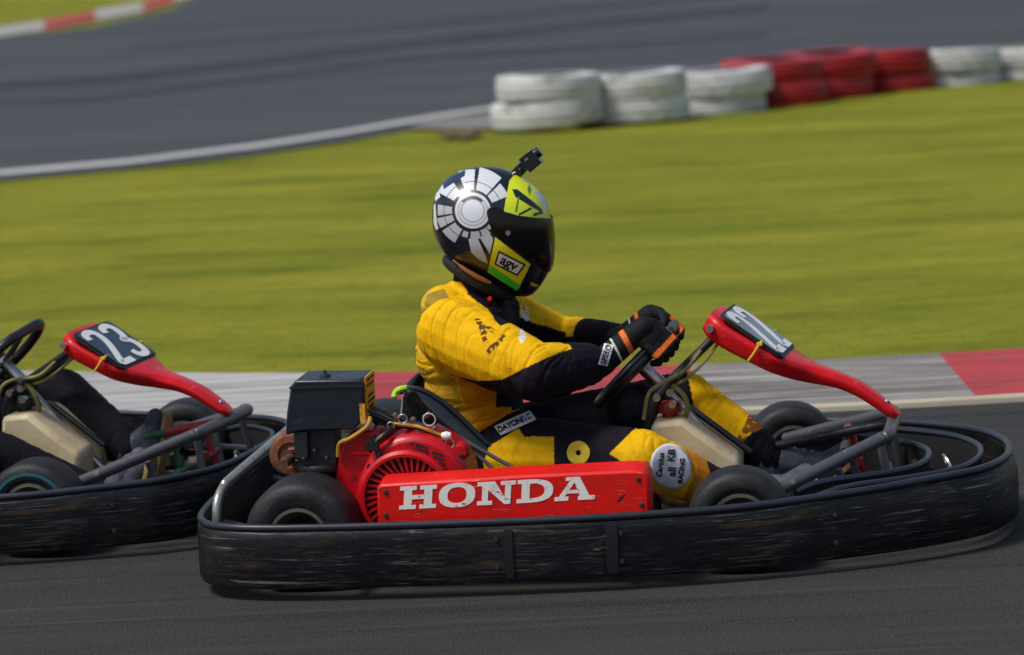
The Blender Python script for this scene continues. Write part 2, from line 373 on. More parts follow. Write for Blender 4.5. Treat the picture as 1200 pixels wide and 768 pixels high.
def build_kart(root, num):
    nose = 1.0 if num == '22' else .36
    plain = num == '22'
    # ---- wrap-around bumper
    L0 = bumper_loop(nose, 0)
    bm = bmesh.new(); rings = []
    for p, n in L0:
        z = rim_z(p.x); t = sstep(.8, 1.2, p.x) * .012
        prof = [(-.012, .040), (-.004, .032), (.004, .033), (.008 + t, .044), (.009 + t, .10), (.008 + t, .150), (.006, z - .012), (-.002, z - .006), (-.012, z - .010), (-.006, .12)]
        rings.append([p + n * a + Vector((0, 0, b)) for a, b in prof])
    vs = [[bm.verts.new(q) for q in r] for r in rings]; m = len(vs); k = len(vs[0])
    for i in range(m):
        A, B = vs[i], vs[(i + 1) % m]
        for j in range(k): bm.faces.new((A[j], A[(j + 1) % k], B[(j + 1) % k], B[j]))
    bump_o = finish(bm, 'bumper', M['bumper'], root, angle=60)
    bm = bmesh.new(); tube(bm, [p + Vector((0, 0, rim_z(p.x))) + n * -.002 for p, n in L0], .0095, True, 10)
    finish(bm, 'rim', M['bumrim'], bump_o)
    # overlapping joint sections on both flanks, with bolts
    for sgn in (-1, 1):
        fine = bumper_loop(nose, .004, 40)
        for x0, x1 in ((.055, .085), (.30, .335), (.085, .30)):
            seg = [(p, n) for p, n in fine if p.y * sgn > .3 and x0 <= p.x <= x1]
            seg.sort(key=lambda q: q[0].x)
            e = .001 if x1 - x0 > .1 else .005
            rings = []
            for p, n in seg:
                z = rim_z(p.x)
                o_ = [(.0075 + e, .046), (.0083 + e, .060), (.0093 + e, .10), (.0083 + e, .150), (.0065 + e, z - .018)]
                i_ = [(a - .012 - e, b) for a, b in reversed(o_)]
                rings.append([p + n * (a - .004) + Vector((0, 0, b)) for a, b in o_ + i_])
            bm = bmesh.new(); loft(bm, rings); finish(bm, 'joint_plate', M['bumper'] if x1 - x0 > .1 else M['black'], bump_o, angle=60)
        for bx in (.045, .345, .86):
            p, n = min(fine, key=lambda q: abs(q[0].x - bx) + (9 if q[0].y * sgn < .3 else 0))
            for bz in (.075, .145):
                bm = bmesh.new(); lathe(bm, [(.0001, .017), (.005, .017), (.006, .008), (.0001, .008)], (p.x - n.x * .006, p.y - n.y * .006, bz), n, 10, False); finish(bm, 'bolt', M['boltm'], bump_o)
    # inner nose hoops (folded lips of the nose plastic)
    for sc, zz, rr in (((.90, .196, .0085), (.80, .190, .009)) if num == '22' else ((.93, .185, .008),)):
        pts = []
        for p, n in bumper_loop(nose, 0, 4):
            if p.x > .78: pts.append(p)
        pts = sorted(pts, key=lambda q: math.atan2(q.y, q.x - .3))
        q = [Vector((.55 + (p.x - .55) * (sc if sc > .85 else .72), p.y * (.86 if sc > .85 else .66), zz - .07 * sstep(.95, .62, p.x))) for p in pts]
        bm = bmesh.new(); tube(bm, q, rr, False, 8); finish(bm, 'nose_hoop', M['bumrim'], root)
        bm = bmesh.new(); ring = [[v, v + Vector((0, 0, -.10)), v + Vector((-.006, 0, -.10)), v + Vector((-.006, 0, 0))] for v in q]
        loft(bm, ring); finish(bm, 'nose_lip', M['matt'], root)
    bm = bmesh.new(); lathe(bm, [(.034, 0), (.038, .0), (.038, .006), (.034, .006)], (1.0 + .14 * nose, -.05, .165), (1, .2, .5), 24); finish(bm, 'tow_ring', M['chrome'], root)
    # ---- chassis
    bm = bmesh.new()
    for s in (-1, 1):
        tube(bm, [(-.66, .30 * s, .085), (-.40, .30 * s, .085), (-.2, .33 * s, .06), (.35, .34 * s, .06), (.55, .30 * s, .07), (.80, .24 * s, .075), (1.0, .20 * s, .085), (1.0 + .08 * nose, .10 * s, .09)], .015, False, 8, 4)
        tube(bm, [(.55, .30 * s, .075), (.64, .40 * s, .10)], .014)
        tube(bm, [(-.35, .34 * s, .07), (-.35, .74 * s, .10)], .013); tube(bm, [(.32, .34 * s, .07), (.32, .68 * s, .10)], .013)
        tube(bm, [(-.35, .62 * s, .10), (.32, .58 * s, .10)], .013)
        tube(bm, [(-.66, .30 * s, .085), (-.745, .32 * s, .11)], .013)
    tube(bm, [(-.40, -.30, .085), (-.40, .30, .085)], .015); tube(bm, [(.02, -.335, .06), (.02, .335, .06)], .014); tube(bm, [(.80, -.24, .075), (.80, .24, .075)], .014)
    tube(bm, [(-.66, -.30, .085), (-.66, .30, .085)], .015)
    finish(bm, 'chassis_frame', M['tube'], root)
    bm = bmesh.new(); prism_pts = [(-.15, -.32), (.5, -.30), (.99, -.17), (.99, .17), (.5, .30), (-.15, .32)]
    a = [bm.verts.new((x, y, .052)) for x, y in prism_pts]; b = [bm.verts.new((x, y, .044)) for x, y in prism_pts]
    bm.faces.new(a); bm.faces.new(b)
    for i in range(6): bm.faces.new((a[i], a[(i + 1) % 6], b[(i + 1) % 6], b[i]))
    finish(bm, 'floor_pan', M['pan'], root)
    # ---- rear axle and wheels
    bm = bmesh.new(); tube(bm, [(-.47, -.60, .14), (-.47, .60, .14)], .0165, False, 12)
    for y in (-.30, -.12, .30): lathe(bm, [(.018, -.02), (.045, -.02), (.045, .02), (.018, .02)], (-.47, y, .14), 'y', 20)
    lathe(bm, [(.018, -.003), (.095, -.003), (.095, .003), (.018, .003)], (-.47, -.20, .14), 'y', 40)
    lathe(bm, [(.018, -.004), (.09, -.004), (.09, .004), (.018, .004)], (-.47, .18, .14), 'y', 40)
    finish(bm, 'rear_axle', M['steel'], root)
    for s in (-1, 1): wheel(root, (-.468, .585 * s, .14), .14, .19)
    st = R(11)
    wheel(root, (.622, -.50, .13), .13, .135, R(4), band=(num == '23'))
    wheel(root, (.705, .485, .13), .13, .135, R(8), band=False)
    bm = bmesh.new()
    tube(bm, [(.64, -.42, .13), (.66, -.25, .12), (.70, .25, .12), (.70, .42, .13)], .009)
    for s in (-1, 1):
        box(bm, (.655, .405 * s, .12), (.04, .03, .09)); tube(bm, [(.66, .40 * s, .13), (.66, .48 * s, .13)], .012)
    finish(bm, 'steering_linkage', M['chrome'], root)
    # ---- front guard hoop that carries the nose of the panel
    a1 = K(903, 579, -.40); b1 = K(1038, 512, -.19); b2 = Vector((b1.x + .02, .19, b1.z + .002)); a2 = Vector((a1.x, .40, a1.z))
    bm = bmesh.new()
    dr = (a1 - b1).normalized()
    tube(bm, [a1, b1 + dr * .05, b1 + dr * .012 + Vector((.0, .004, 0)), b1 + Vector((.008, .03, .002)), b2 + Vector((-.002, -.03, 0)), b2 + Vector((-.01, .0, 0)) + Vector((dr.x, -dr.y, dr.z)) * .012, b2 + Vector((dr.x, -dr.y, dr.z)) * .05, a2], .0175, False, 12, 4)
    for s, b in ((-1, b1), (1, b2)):
        tube(bm, [b + Vector((-.02, -.03 * s, 0)), Vector((b.x + .02, b.y, .08))], .0115, False, 8)
        tube(bm, [Vector((.86, .27 * s, b.z - .065)), Vector((.90, .25 * s, .07))], .0105, False, 8)
    finish(bm, 'front_guard_hoop', M['tube'], root)
    bm = bmesh.new(); tube(bm, [(.73, -.40, .135), (.95, -.33, .135), (1.04, -.24, .14), (1.06, .0, .14), (1.04, .24, .14), (.95, .33, .135), (.73, .40, .135)], .012, False, 8, 4)
    finish(bm, 'nose_support_tube', M['tube'], root)
    # ---- pedals
    for s, mm, col in ((-1, M['green'] if num == '23' else M['pan'], 0), (1, M['pedred'], 1)):
        bm = bmesh.new()
        tube(bm, [(.93, .13 * s, .07), (.905, .13 * s, .16), (.885, .13 * s, .235)], .009, False, 8)
        tube(bm, [(.875, (.13 - .05) * s, .235), (.875, (.13 + .055) * s, .235)], .0135, False, 10)
        tube(bm, [(.905, .08 * s, .16), (.905, .18 * s, .16)], .010, False, 8)
        box(bm, (.925, .13 * s, .10), (.02, .05, .05))
        finish(bm, 'pedal', mm, root)
    bm = bmesh.new(); tube(bm, [(.80, .06, .235), (1.0, .02, .275)], .013, False, 10); finish(bm, 'pedal_rod_cover', M['pedred'] if num == '23' else M['steel'], root)
    bm = bmesh.new(); tube(bm, [(.68, .10, .205), (.80, .06, .235)], .0115, False, 10); finish(bm, 'brake_rod_cover', M['green'] if num == '23' else M['steel'], root)
    bm = bmesh.new()
    for k, (x, y, z) in enumerate(((.86, -.05, .10), (.885, -.05, .10), (.91, -.05, .10), (.935, -.05, .10))):
        lathe(bm, [(.022, -.004), (.034, -.004), (.034, .004), (.022, .004)], (x, y, z), 'x', 20)
    box(bm, (.90, -.05, .075), (.12, .08, .03)); box(bm, (.83, -.01, .09), (.06, .08, .07))
    finish(bm, 'brake_cylinder', M['steel'], root, bevel=.003)
    bm = bmesh.new(); box(bm, (.985, .0, .10), (.012, .26, .10)); finish(bm, 'nose_bracket', M['pale_tube'], root, bevel=.002)
    bm = bmesh.new(); lathe(bm, [(.0001, -.01), (.012, -.01), (.012, .01), (.0001, .01)], (.735, -.26, .12), 'y', 8, False); finish(bm, 'orange_bolt', M['orange'], root)
    # ---- number panel: a broad moulded shield that narrows to an arm
    secs = [((836, 366), .085, .026, .0), ((846, 372), .105, .030, 0), ((862, 382), .112, .031, 0), ((890, 397), .114, .030, 0), ((915, 412), .112, .027, 0), ((935, 423), .085, .024, 0), ((955, 431), .050, .022, 0), ((985, 441), .037, .017, 0), ((1010, 452), .033, .016, 0), ((1032, 467), .031, .014, 0), ((1047, 479), .028, .012, 0), ((1054, 486), .018, .008, 0)]
    C_ = [K(*s[0], 0) for s in secs]
    P_ = []
    for i, (pp, w, d, _) in enumerate(secs):
        P_.append((C_[i], w, d))
    dense = cr([Vector((c.x, c.z, w)) for c, w, d in P_], 4); dd = cr([Vector((d, 0, 0)) for c, w, d in P_], 4)
    rings = []
    for i, q in enumerate(dense):
        a = dense[max(0, i - 1)]; b = dense[min(len(dense) - 1, i + 1)]
        t = Vector((b.x - a.x, 0, b.y - a.y)).normalized(); up = Vector((-t.z, 0, t.x))
        w = q.z; d = dd[i].x
        sec = rrect(w, d, min(d * .75, .018), 3)
        cen = Vector((q.x, 0, q.y)) - up * d * .9
        rings.append([cen + Vector((0, 1, 0)) * (u * (1.0 if v > 0 else .93)) + up * (v + .004 * (1 - (u / w) ** 2) * (1 if v > 0 else 0)) for u, v in sec])
    bm = bmesh.new(); loft(bm, rings); bmesh.ops.triangulate(bm, faces=[f for f in bm.faces if len(f.verts) > 4])
    panel = finish(bm, 'number_panel', M['red'], root, angle=50)
    # number plate
    lo = K(917, 425, -.112) ; hi = K(845, 377, -.112)
    ex = Vector((0, 1, 0)); eu = Vector((hi.x - lo.x, 0, hi.z - lo.z)); Lp = eu.length; eu.normalize(); nn = ex.cross(eu)
    cen = Vector(((lo.x + hi.x) / 2, 0, (lo.z + hi.z) / 2)) + nn * .006
    def sheet(w, h, r, off, th, name, m_, par):
        bm = bmesh.new(); f = bm.faces.new([bm.verts.new(cen + ex * u + eu * v + nn * off) for u, v in rrect(w, h, r, 5)]); thicken(bm, nn * th)
        return finish(bm, name, m_, par)
    plate = sheet(.112, Lp / 2 + .004, .022, 0, .006, 'number_plate', M['ink'], panel)
    sheet(.104, Lp / 2 - .004, .018, .0062, .002, 'plate_face', M['plate22'] if num == '22' else M['plate23'], plate) if False else None
    f_ = M['plate22'] if num == '22' else M['plate23']
    face = sheet(.103, Lp / 2 - .005, .018, .0075, .002, 'number_plate_face', f_, panel)
    # digits, stroked
    DG = {'2': [(-.9, .62), (-.82, .86), (-.45, 1.0), (.25, 1.0), (.72, .86), (.85, .58), (.70, .22), (.1, -.25), (-.55, -.68), (-.88, -.92), (-.86, -1.0), (.0, -1.0), (.9, -1.0)],
          '3': [(-.85, .66), (-.7, .9), (-.2, 1.0), (.4, .98), (.8, .75), (.78, .38), (.45, .1), (-.05, .04), (.5, -.05), (.88, -.35), (.85, -.72), (.5, -.96), (-.1, -1.0), (-.7, -.9), (-.9, -.62)]}
    for i, ch in enumerate(num):
        cx = (-.050, .050)[i]
        pts = DG[ch]; sp = cr([(a, b, 0) for a, b in pts], 5)
        W_, H_, T_ = .034, .078, .0125
        bm = bmesh.new(); prev = None; LR = []
        for j, q in enumerate(sp):
            a = sp[max(0, j - 1)]; b = sp[min(len(sp) - 1, j + 1)]
            t = Vector(((b.x - a.x) * W_, (b.y - a.y) * H_, 0)).normalized(); nl = Vector((-t.y, t.x, 0))
            c_ = Vector((q.x * W_, q.y * H_, 0))
            LR.append((c_ + nl * T_, c_ - nl * T_))
        V = [(bm.verts.new(a), bm.verts.new(b)) for a, b in LR]
        for A, B in zip(V, V[1:]): bm.faces.new((A[0], A[1], B[1], B[0]))
        for v in bm.verts:
            x, y = v.co.x, v.co.y; v.co = cen + ex * (cx + x) + eu * y + nn * .0102
        thicken(bm, nn * .0012)
        finish(bm, 'digit', M['whitegl'], face, smooth=False)
    # ties and bolts on the panel
    for s in (-1, 1):
        bm = bmesh.new(); q = K(888, 414, -.115); q2 = Vector((q.x, .118 * s, q.z))
        tube(bm, [q2 + nn * .028 - Vector((0, .03 * s, 0)), q2 + nn * .024, q2 - nn * .01 + Vector((.002, .003 * s, 0)), q2 - nn * .030], .0035, False, 6, 3)
        box(bm, q2 + nn * .024, (.014, .010, .008)); finish(bm, 'cable_tie', M['tie'], panel)
        bm = bmesh.new(); q = K(833, 388, -.1); lathe(bm, [(.0001, -.012), (.010, -.012), (.012, -.004), (.010, .006), (.0001, .008)], (q.x + .004, .103 * s, q.z), 'y', 14, False)
        finish(bm, 'fixing_bolt', M['chrome'], panel)
    bm = bmesh.new(); q = K(1038, 473, 0); lathe(bm, [(.0001, -.004), (.009, -.004), (.007, .004), (.0001, .005)], q + nn * .006, nn, 12, False); finish(bm, 'fixing_bolt', M['chrome'], panel)
    tp = K(1050, 483, 0)
    if num == '23': PM = Matrix.Translation(tp) @ Matrix.Diagonal((.91, 1.28, .86, 1)) @ Matrix.Translation(-tp)
    else: PM = Matrix.Translation(tp) @ Matrix.Rotation(R(-6), 4, 'Z') @ Matrix.Translation(-tp)
    panel.matrix_basis = PM
    # ---- panel struts and steering column
    bm = bmesh.new()
    for s in (-1, 1):
        p0 = K(835, 390, -.08); p1 = K(768, 470, -.06); tube(bm, [PM @ Vector((p0.x + .012, .078 * s, p0.z - .012)), Vector((p1.x, .06 * s, p1.z)), Vector((p1.x - .02, .06 * s, p1.z - .12)), Vector((p1.x - .0, .10 * s, .06))], [.011, .014, .012], False, 10, 3)
    q = PM @ K(842, 396, 0); tube(bm, [(q.x, q.y - .08, q.z), (q.x, q.y + .08, q.z)], .008, False, 8)
    finish(bm, 'panel_strut', M['steel'], root)
    hub = K(748, 425, 0); T = Vector((.72, 0, .69)).normalized(); Nn = Vector((.69, 0, -.72)).normalized()
    bm = bmesh.new(); tube(bm, [hub + Nn * .01, hub + Nn * .10, Vector((.62, 0, .14)), Vector((.70, 0, .10))], .010, False, 10)
    lathe(bm, [(.0001, .0), (.032, .0), (.032, .012), (.019, .016), (.019, .085), (.0001, .085)], hub, Nn, 20, False)
    finish(bm, 'steering_column', M['chrome'], root)
    # ---- steering wheel, flat-topped, three spokes
    rot = 0 if num == '22' else R(14)
    Bv = Vector((0, 1, 0)); rim = []
    for k in range(40):
        a = 2 * math.pi * k / 40; u, v = math.cos(a), math.sin(a); v2 = min(v, .86) if v > 0 else v
        u2 = u * (1 + .02 * (1 - abs(v))); u3 = u2 * math.cos(rot) - v2 * math.sin(rot); v3 = u2 * math.sin(rot) + v2 * math.cos(rot)
        rim.append(hub + Bv * (u3 * .150) + T * (v3 * .150))
    bm = bmesh.new(); tube(bm, rim, .0145, True, 12)
    sw = finish(bm, 'steering_wheel', M['black'], root)
    for a in (90, 205, 335):
        ca, sa = math.cos(R(a) + rot), math.sin(R(a) + rot); d = Bv * ca + T * sa; e = Bv * -sa + T * ca
        bm = bmesh.new(); r0 = hub + Nn * .010; r1 = hub + d * (.146 if a != 90 else .125)
        rings = [[r0 + d * .02 + e * u * .024 + Nn * v * .003 for u, v in ((1, 1), (-1, 1), (-1, -1), (1, -1))], [r1 + e * u * .013 + Nn * v * .003 for u, v in ((1, 1), (-1, 1), (-1, -1), (1, -1))]]
        loft(bm, rings); finish(bm, 'spoke', M['matt'], sw)
    # ---- fuel tank
    for y0, y1, dx in ((-.125, .012, 0), (.030, .115, .0)):
        bm = bmesh.new(); z = .0
        prof = [(.372, .315), (.455, .322), (.600, .205), (.590, .085), (.40, .085), (.355, .16)]
        prism(bm, prof, y0, y1)
        tk = finish(bm, 'fuel_tank', M['tank'], root, bevel=.016)
    bm = bmesh.new(); tube(bm, [(.40, .021, .330), (.465, .021, .329), (.62, .021, .205)], .009, False, 8); finish(bm, 'tank_strap', M['black'], root)
    bm = bmesh.new(); q = K(785, 484, -.05); lathe(bm, [(.0001, -.02), (.020, -.02), (.020, .0), (.031, .002), (.033, .022), (.028, .030), (.0001, .030)], (q.x, -.05, q.z), 'z', 24, False); finish(bm, 'fuel_cap', M['cap'] if num == '22' else M['black'], root)
    bm = bmesh.new()
    pa = K(835, 390, -.08); pb = K(768, 470, -.06); sa = PM @ Vector((pa.x + .012, -.066, pa.z - .012)); sb = Vector((pb.x, -.062, pb.z))
    tube(bm, [sa.lerp(sb, .22) + Vector((-.006, -.016, -.002)), sa.lerp(sb, .5) + Vector((-.004, -.022, -.006)), K(775, 450, -.09), K(760, 462, -.10), K(754, 492, -.11)], .0055, False, 8, 5)
    tube(bm, [K(788, 452, -.07), K(800, 462, -.08), K(806, 478, -.07), K(800, 498, -.03)], .007, False, 8, 5)
    tube(bm, [sa.lerp(sb, .03) + Vector((.012, -.006, -.012)), sa.lerp(sb, .3) + Vector((.018, -.012, -.016)), sa.lerp(sb, .6) + Vector((.014, -.01, -.014)), K(786, 452, -.05)], .0045, False, 8, 5)
    finish(bm, 'fuel_hose', M['hose'], root)
    bm = bmesh.new()
    for px_, py_ in ((770, 466), (785, 460), (788, 474)): lathe(bm, [(.0001, -.01), (.010, -.01), (.010, .01), (.0001, .01)], K(px_, py_, -.08), 'y', 10, False)
    finish(bm, 'clamp', M['chrome'], root)
    # ---- seat
    rings = []
    side = [(471, 458), (486, 455), (505, 462), (528, 478), (548, 497), (572, 520), (600, 537), (640, 548), (662, 556)]
    cen_ = [(.30, .40), (.27, .415), (.28, .40), (.25, .36), (.215, .31)]
    sidep = [K(a, b, -.175) for a, b in side]
    n = len(sidep); bm = bmesh.new(); rings = []
    dense = cr(sidep, 4)
    for i, q in enumerate(dense):
        t = i / (len(dense) - 1)
        depth = .035 + .20 * sstep(0, .45, t) * (1 - .45 * sstep(.6, 1, t))
        # direction from rim to the trough
        dirv = Vector((-.75, 0, -.66)).lerp(Vector((-.1, 0, -1)), sstep(.25, .8, t)).normalized()
        wdt = .175 if t > .12 else .175 * (.72 + .28 * sstep(0, .12, t))
        ring = []
        for k in range(17):
            a = math.pi * k / 16; c = math.cos(a); s_ = math.sin(a) ** .7
            ring.append(Vector((q.x, 0, q.z)) + dirv * depth * s_ + Vector((0, -c * wdt * (1 - .1 * s_), 0)))
        rings.append(ring)
    V = [[bm.verts.new(p) for p in r] for r in rings]
    for A, B in zip(V, V[1:]):
        for k in range(16): bm.faces.new((A[k], A[k + 1], B[k + 1], B[k]))
    seat = finish(bm, 'seat', M['seat'], root); so = seat.modifiers.new('shell', 'SOLIDIFY'); so.thickness = .006; so.offset = 0
    bm = bmesh.new()
    for k in (0, 16): tube(bm, [r[k] for r in rings], .007, False, 8)
    tube(bm, rings[0], .007, False, 8); finish(bm, 'seat_edge', M['bumrim'], seat)
    bm = bmesh.new(); e0 = rings[0]; tube(bm, [K(462, 466, -.155), K(464, 460, -.15), K(469, 456.5, -.15), K(477, 455, -.14)], .0085, False, 8, 4); finish(bm, 'seat_padding', M['neon'], seat)
    for a, b in (((512, 498), (604, 550)), ((545, 520), (585, 556)), ((505, 505), (560, 556))):
        bm = bmesh.new(); tube(bm, [K(*a, -.26), K(*b, -.30)], .0055, False, 8); finish(bm, 'seat_stay', M['tube'], root)
    for a, b in (((-.40, .30, .09), (-.30, .18, .30)), ((-.02, .33, .07), (-.02, .17, .18))):
        bm = bmesh.new(); tube(bm, [a, b], .009); finish(bm, 'seat_stay', M['tube'], root)
    # ---- engine
    eng = bpy.data.objects.new('engine', None); COL.objects.link(eng); eng.parent = root; eng.location = (0, 0, 0)
    EL = -.47
    def KP(pts, lat): return [(q.x, q.z) for q in (K(a, b, lat) for a, b in pts)]
    bm = bmesh.new(); prism(bm, KP([(394, 600), (392, 545), (400, 520), (410, 507), (442, 504), (452, 512), (452, 632), (400, 632)], EL), EL, EL + .20); finish(bm, 'cooling_shroud', M['engred'], eng, bevel=.010)
    bm = bmesh.new(); q = KP([(412, 530), (444, 530), (444, 532.5), (412, 532.5)], EL); prism(bm, q, EL - .003, EL + .01); finish(bm, 'shroud_crease', M['redpanel'], eng)
    bm = bmesh.new(); sh = [(418, 632), (414, 590), (420, 560), (432, 535), (448, 520), (466, 512), (482, 510), (502, 512), (520, 520), (534, 531), (545, 545), (549, 562), (548, 632)]
    prism(bm, KP(sh, EL - .05), EL - .05, EL + .14); finish(bm, 'fan_housing', M['engred'], eng, bevel=.018)
    c = K(476, 584, EL - .07); ro = .122
    bm = bmesh.new(); lathe(bm, [(ro, .0), (ro, -.022), (ro - .008, -.030), (ro - .016, -.030), (ro - .016, -.004)], (c.x, EL - .048, c.z), 'y', 64)
    lathe(bm, [(.0001, -.032), (.052, -.032), (.060, -.022), (.060, .0), (.0001, .0)], (c.x, EL - .048, c.z), 'y', 48, False)
    for k in range(36):
        a = 2 * math.pi * k / 36; a2 = a + .18
        p0 = Vector((c.x + .056 * math.cos(a), EL - .072, c.z + .056 * math.sin(a))); p1 = Vector((c.x + (ro - .012) * math.cos(a2), EL - .072, c.z + (ro - .012) * math.sin(a2)))
        t = (p1 - p0).normalized(); nrm = Vector((-t.z, 0, t.x)) * .0032
        loft(bm, [[p0 + nrm, p0 - nrm, p0 - nrm + Vector((0, .012, 0)), p0 + nrm + Vector((0, .012, 0))], [p1 + nrm, p1 - nrm, p1 - nrm + Vector((0, .012, 0)), p1 + nrm + Vector((0, .012, 0))]])
    finish(bm, 'recoil_grille', M['engred'], eng, angle=30)
    bm = bmesh.new(); lathe(bm, [(.0001, -.003), (ro - .014, -.003), (ro - .014, .004), (.0001, .004)], (c.x, EL - .050, c.z), 'y', 40, False); finish(bm, 'grille_backing', M['deepred'], eng)
    bm = bmesh.new()
    for i in range(4):
        for j in range(2):
            a0 = K(494 + j * 19 + i * 1.0, 523 + i * 5 + j * 9, EL - .05); box(bm, (a0.x, EL - .0508, a0.z), (.030, .002, .005), Matrix.Rotation(R(20), 3, 'Y'))
    finish(bm, 'vent_slots', M['matt'], eng)
    for p_ in ((514, 557), (541, 535), (433, 547)):
        bm = bmesh.new(); lathe(bm, [(.0001, -.008), (.006, -.008), (.008, .0), (.0001, .0)], (K(*p_, EL - .05).x, EL - .051, K(*p_, EL - .05).z), 'y', 6, False)
        finish(bm, 'shroud_bolt', M['steel'], eng)
    bm = bmesh.new(); q = K(541, 528, EL); lathe(bm, [(.0001, -.03), (.016, -.03), (.022, -.01), (.022, .02), (.0001, .02)], (q.x, EL + .0, q.z), 'y', 16, False); finish(bm, 'oil_filler_cap', M['engred'], eng)
    bm = bmesh.new(); box(bm, (-.24, EL + .17, .13), (.34, .22, .17)); box(bm, (-.40, EL + .14, .25), (.13, .16, .16))
    for k in range(7): box(bm, (-.43, EL + .14, .18 + k * .022), (.18, .19, .006))
    finish(bm, 'engine_block', M['steel'], eng, bevel=.004)
    # levers and throttle linkage on top
    bm = bmesh.new(); tube(bm, [K(436, 510, EL - .06), K(440, 520, EL - .06), K(446, 541, EL - .06)], .0075, False, 8); tube(bm, [K(432, 529, EL - .06), K(438, 520, EL - .06), K(452, 508, EL - .05), K(462, 500, EL)], .008, False, 8, 3); box(bm, K(436, 522, EL - .06), (.03, .02, .022))
    finish(bm, 'choke_lever', M['black'], eng)
    rnd = random.Random(5)
    bm = bmesh.new()
    for k in range(5):
        y = EL + .03 * k
        tube(bm, [K(428 + 3 * k, 480 + 4 * k, y), K(446, 486 + 4 * k, y), K(464 + 3 * k, 494 + 2 * k, y), K(484, 500 + rnd.uniform(-4, 4), y), K(512 + 4 * k, 506 + rnd.uniform(-5, 5), y)], .004 + .002 * (k % 2), False, 6, 5)
    tube(bm, [K(425, 474, EL + .05), K(448, 484, EL + .05), K(470, 490, EL + .05), K(480, 500, EL + .05)], .009, False, 8, 4)
    finish(bm, 'cable_bundle', M['wire'], eng)
    bm = bmesh.new()
    tube(bm, [K(460, 496, EL), K(490, 500, EL - .01), K(520, 511, EL - .01)], .0045, False, 8)
    finish(bm, 'spring', M['hoseY'], eng)
    for px_, py_, rr in ((472, 491, 5), (503, 492, 7), (458, 499, 4), (527, 520, 5)):
        bm = bmesh.new(); q = K(px_, py_, EL - .02); pts = [q + Vector((math.cos(a) * rr / 440, 0, math.sin(a) * rr / 440)) for a in [2 * math.pi * i / 12 for i in range(12)]]
        tube(bm, pts, .0019, True, 6); finish(bm, 'hose_clip', M['chrome'] if rr != 7 else M['wirew'], eng)
    bm = bmesh.new()
    tube(bm, [K(505, 506, EL), K(518, 512, EL), K(530, 530, EL - .03), K(520, 540, EL - .02)], .002, False, 6, 4)
    tube(bm, [K(530, 552, EL - .03), K(560, 558, EL - .03), K(580, 552, EL)], .002, False, 6, 4)
    finish(bm, 'linkage_wire', M['wirew'], eng)
    for px_, py_, sx in ((520, 514, .02), (492, 505, .016), (476, 498, .02), (500, 487, .022), (464, 488, .018), (454, 503, .02), (509, 503, .018), (484, 492, .014)): 
        bm = bmesh.new(); box(bm, K(px_, py_, EL + rnd.uniform(-.01, .05)), (sx, .02, .012), Matrix.Rotation(rnd.uniform(-1, 1), 3, 'Y'))
        finish(bm, 'governor_bracket', M['worn'], eng, bevel=.003)
    bm = bmesh.new(); lathe(bm, [(.0001, -.012), (.008, -.012), (.012, 0), (.008, .012), (.0001, .012)], K(523, 511, EL - .02), 'x', 14, False); finish(bm, 'plug_cap', M['white'], eng)
    # air filter box on the carburettor
    AL = -.50
    c0 = K(336, 440, AL); c1 = K(428, 505, AL)
    x0, x1, z0, z1 = c0.x, c1.x, K(400, 506, AL).z, K(400, 443, AL).z
    bm = bmesh.new(); sec = [(x0 + .008, z1 - .018), (x0 + .022, z1 - .003), (x1 - .006, z1 - .006), (x1, z1 - .014), (x1 - .002, z0 + .030), (x1 - .03, z0 + .004), (x0 + .03, z0 + .004), (x0 - .012, z0 - .006), (x0 - .006, z0 + .05)]
    prism(bm, sec, AL, AL + .165); ab = finish(bm, 'air_filter_box', M['airbox'], eng, bevel=.010)
    bm = bmesh.new(); box(bm, ((x0 + x1) / 2 + .003, AL + .0825, z1 - .022), (x1 - x0 - .004, .172, .004)); finish(bm, 'lid_seam', M['matt'], ab)
    bm = bmesh.new(); lathe(bm, [(.0001, .012), (.004, .012), (.005, .004), (.013, .003), (.015, -.003), (.0001, -.003)], ((x0 + x1) / 2 - .01, AL + .06, z1 + .0), 'z', 14, False); finish(bm, 'wing_nut', M['black'], ab)
    bm = bmesh.new(); box(bm, (x1 + .0015, AL + .085, (z0 + z1) / 2 + .012), (.003, .125, .105)); box(bm, (x1 - .004, AL - .0015, z0 + .045), (.014, .003, .05)); lb = finish(bm, 'label_sticker', M['label'], ab)
    for dz, ln in ((.042, .09), (.028, .10), (.0, .07), (-.014, .095), (-.028, .06)):
        bm = bmesh.new(); box(bm, (x1 + .0035, AL + .085, (z0 + z1) / 2 + .012 + dz), (.001, ln, .005)); finish(bm, 'printed_line', M['ink'], lb)
    bm = bmesh.new()
    qa = K(345, 505, AL + .02); qb = K(395, 545, AL + .02)
    box(bm, ((qa.x + qb.x) / 2, AL + .07, (qa.z + qb.z) / 2), (.10, .09, .10)); box(bm, ((qa.x + qb.x) / 2 - .035, AL + .02, (qa.z + qb.z) / 2 + .01), (.035, .03, .07))
    lathe(bm, [(.0001, -.012), (.055, -.012), (.058, .0), (.055, .008), (.0001, .008)], ((qa.x + qb.x) / 2, AL + .06, qb.z - .008), 'z', 28, False)
    lathe(bm, [(.0001, -.05), (.030, -.05), (.034, .0), (.0001, .0)], ((qa.x + qb.x) / 2, AL + .06, qb.z - .015), 'z', 20, False)
    for k in range(3): lathe(bm, [(.0001, -.01), (.006, -.01), (.006, .01), (.0001, .01)], ((qa.x + qb.x) / 2 - .03 + .03 * k, AL + .01, qb.z + .02 * (k % 2) + .02), 'y', 8, False)
    finish(bm, 'carburettor', M['steel'], eng, bevel=.003)
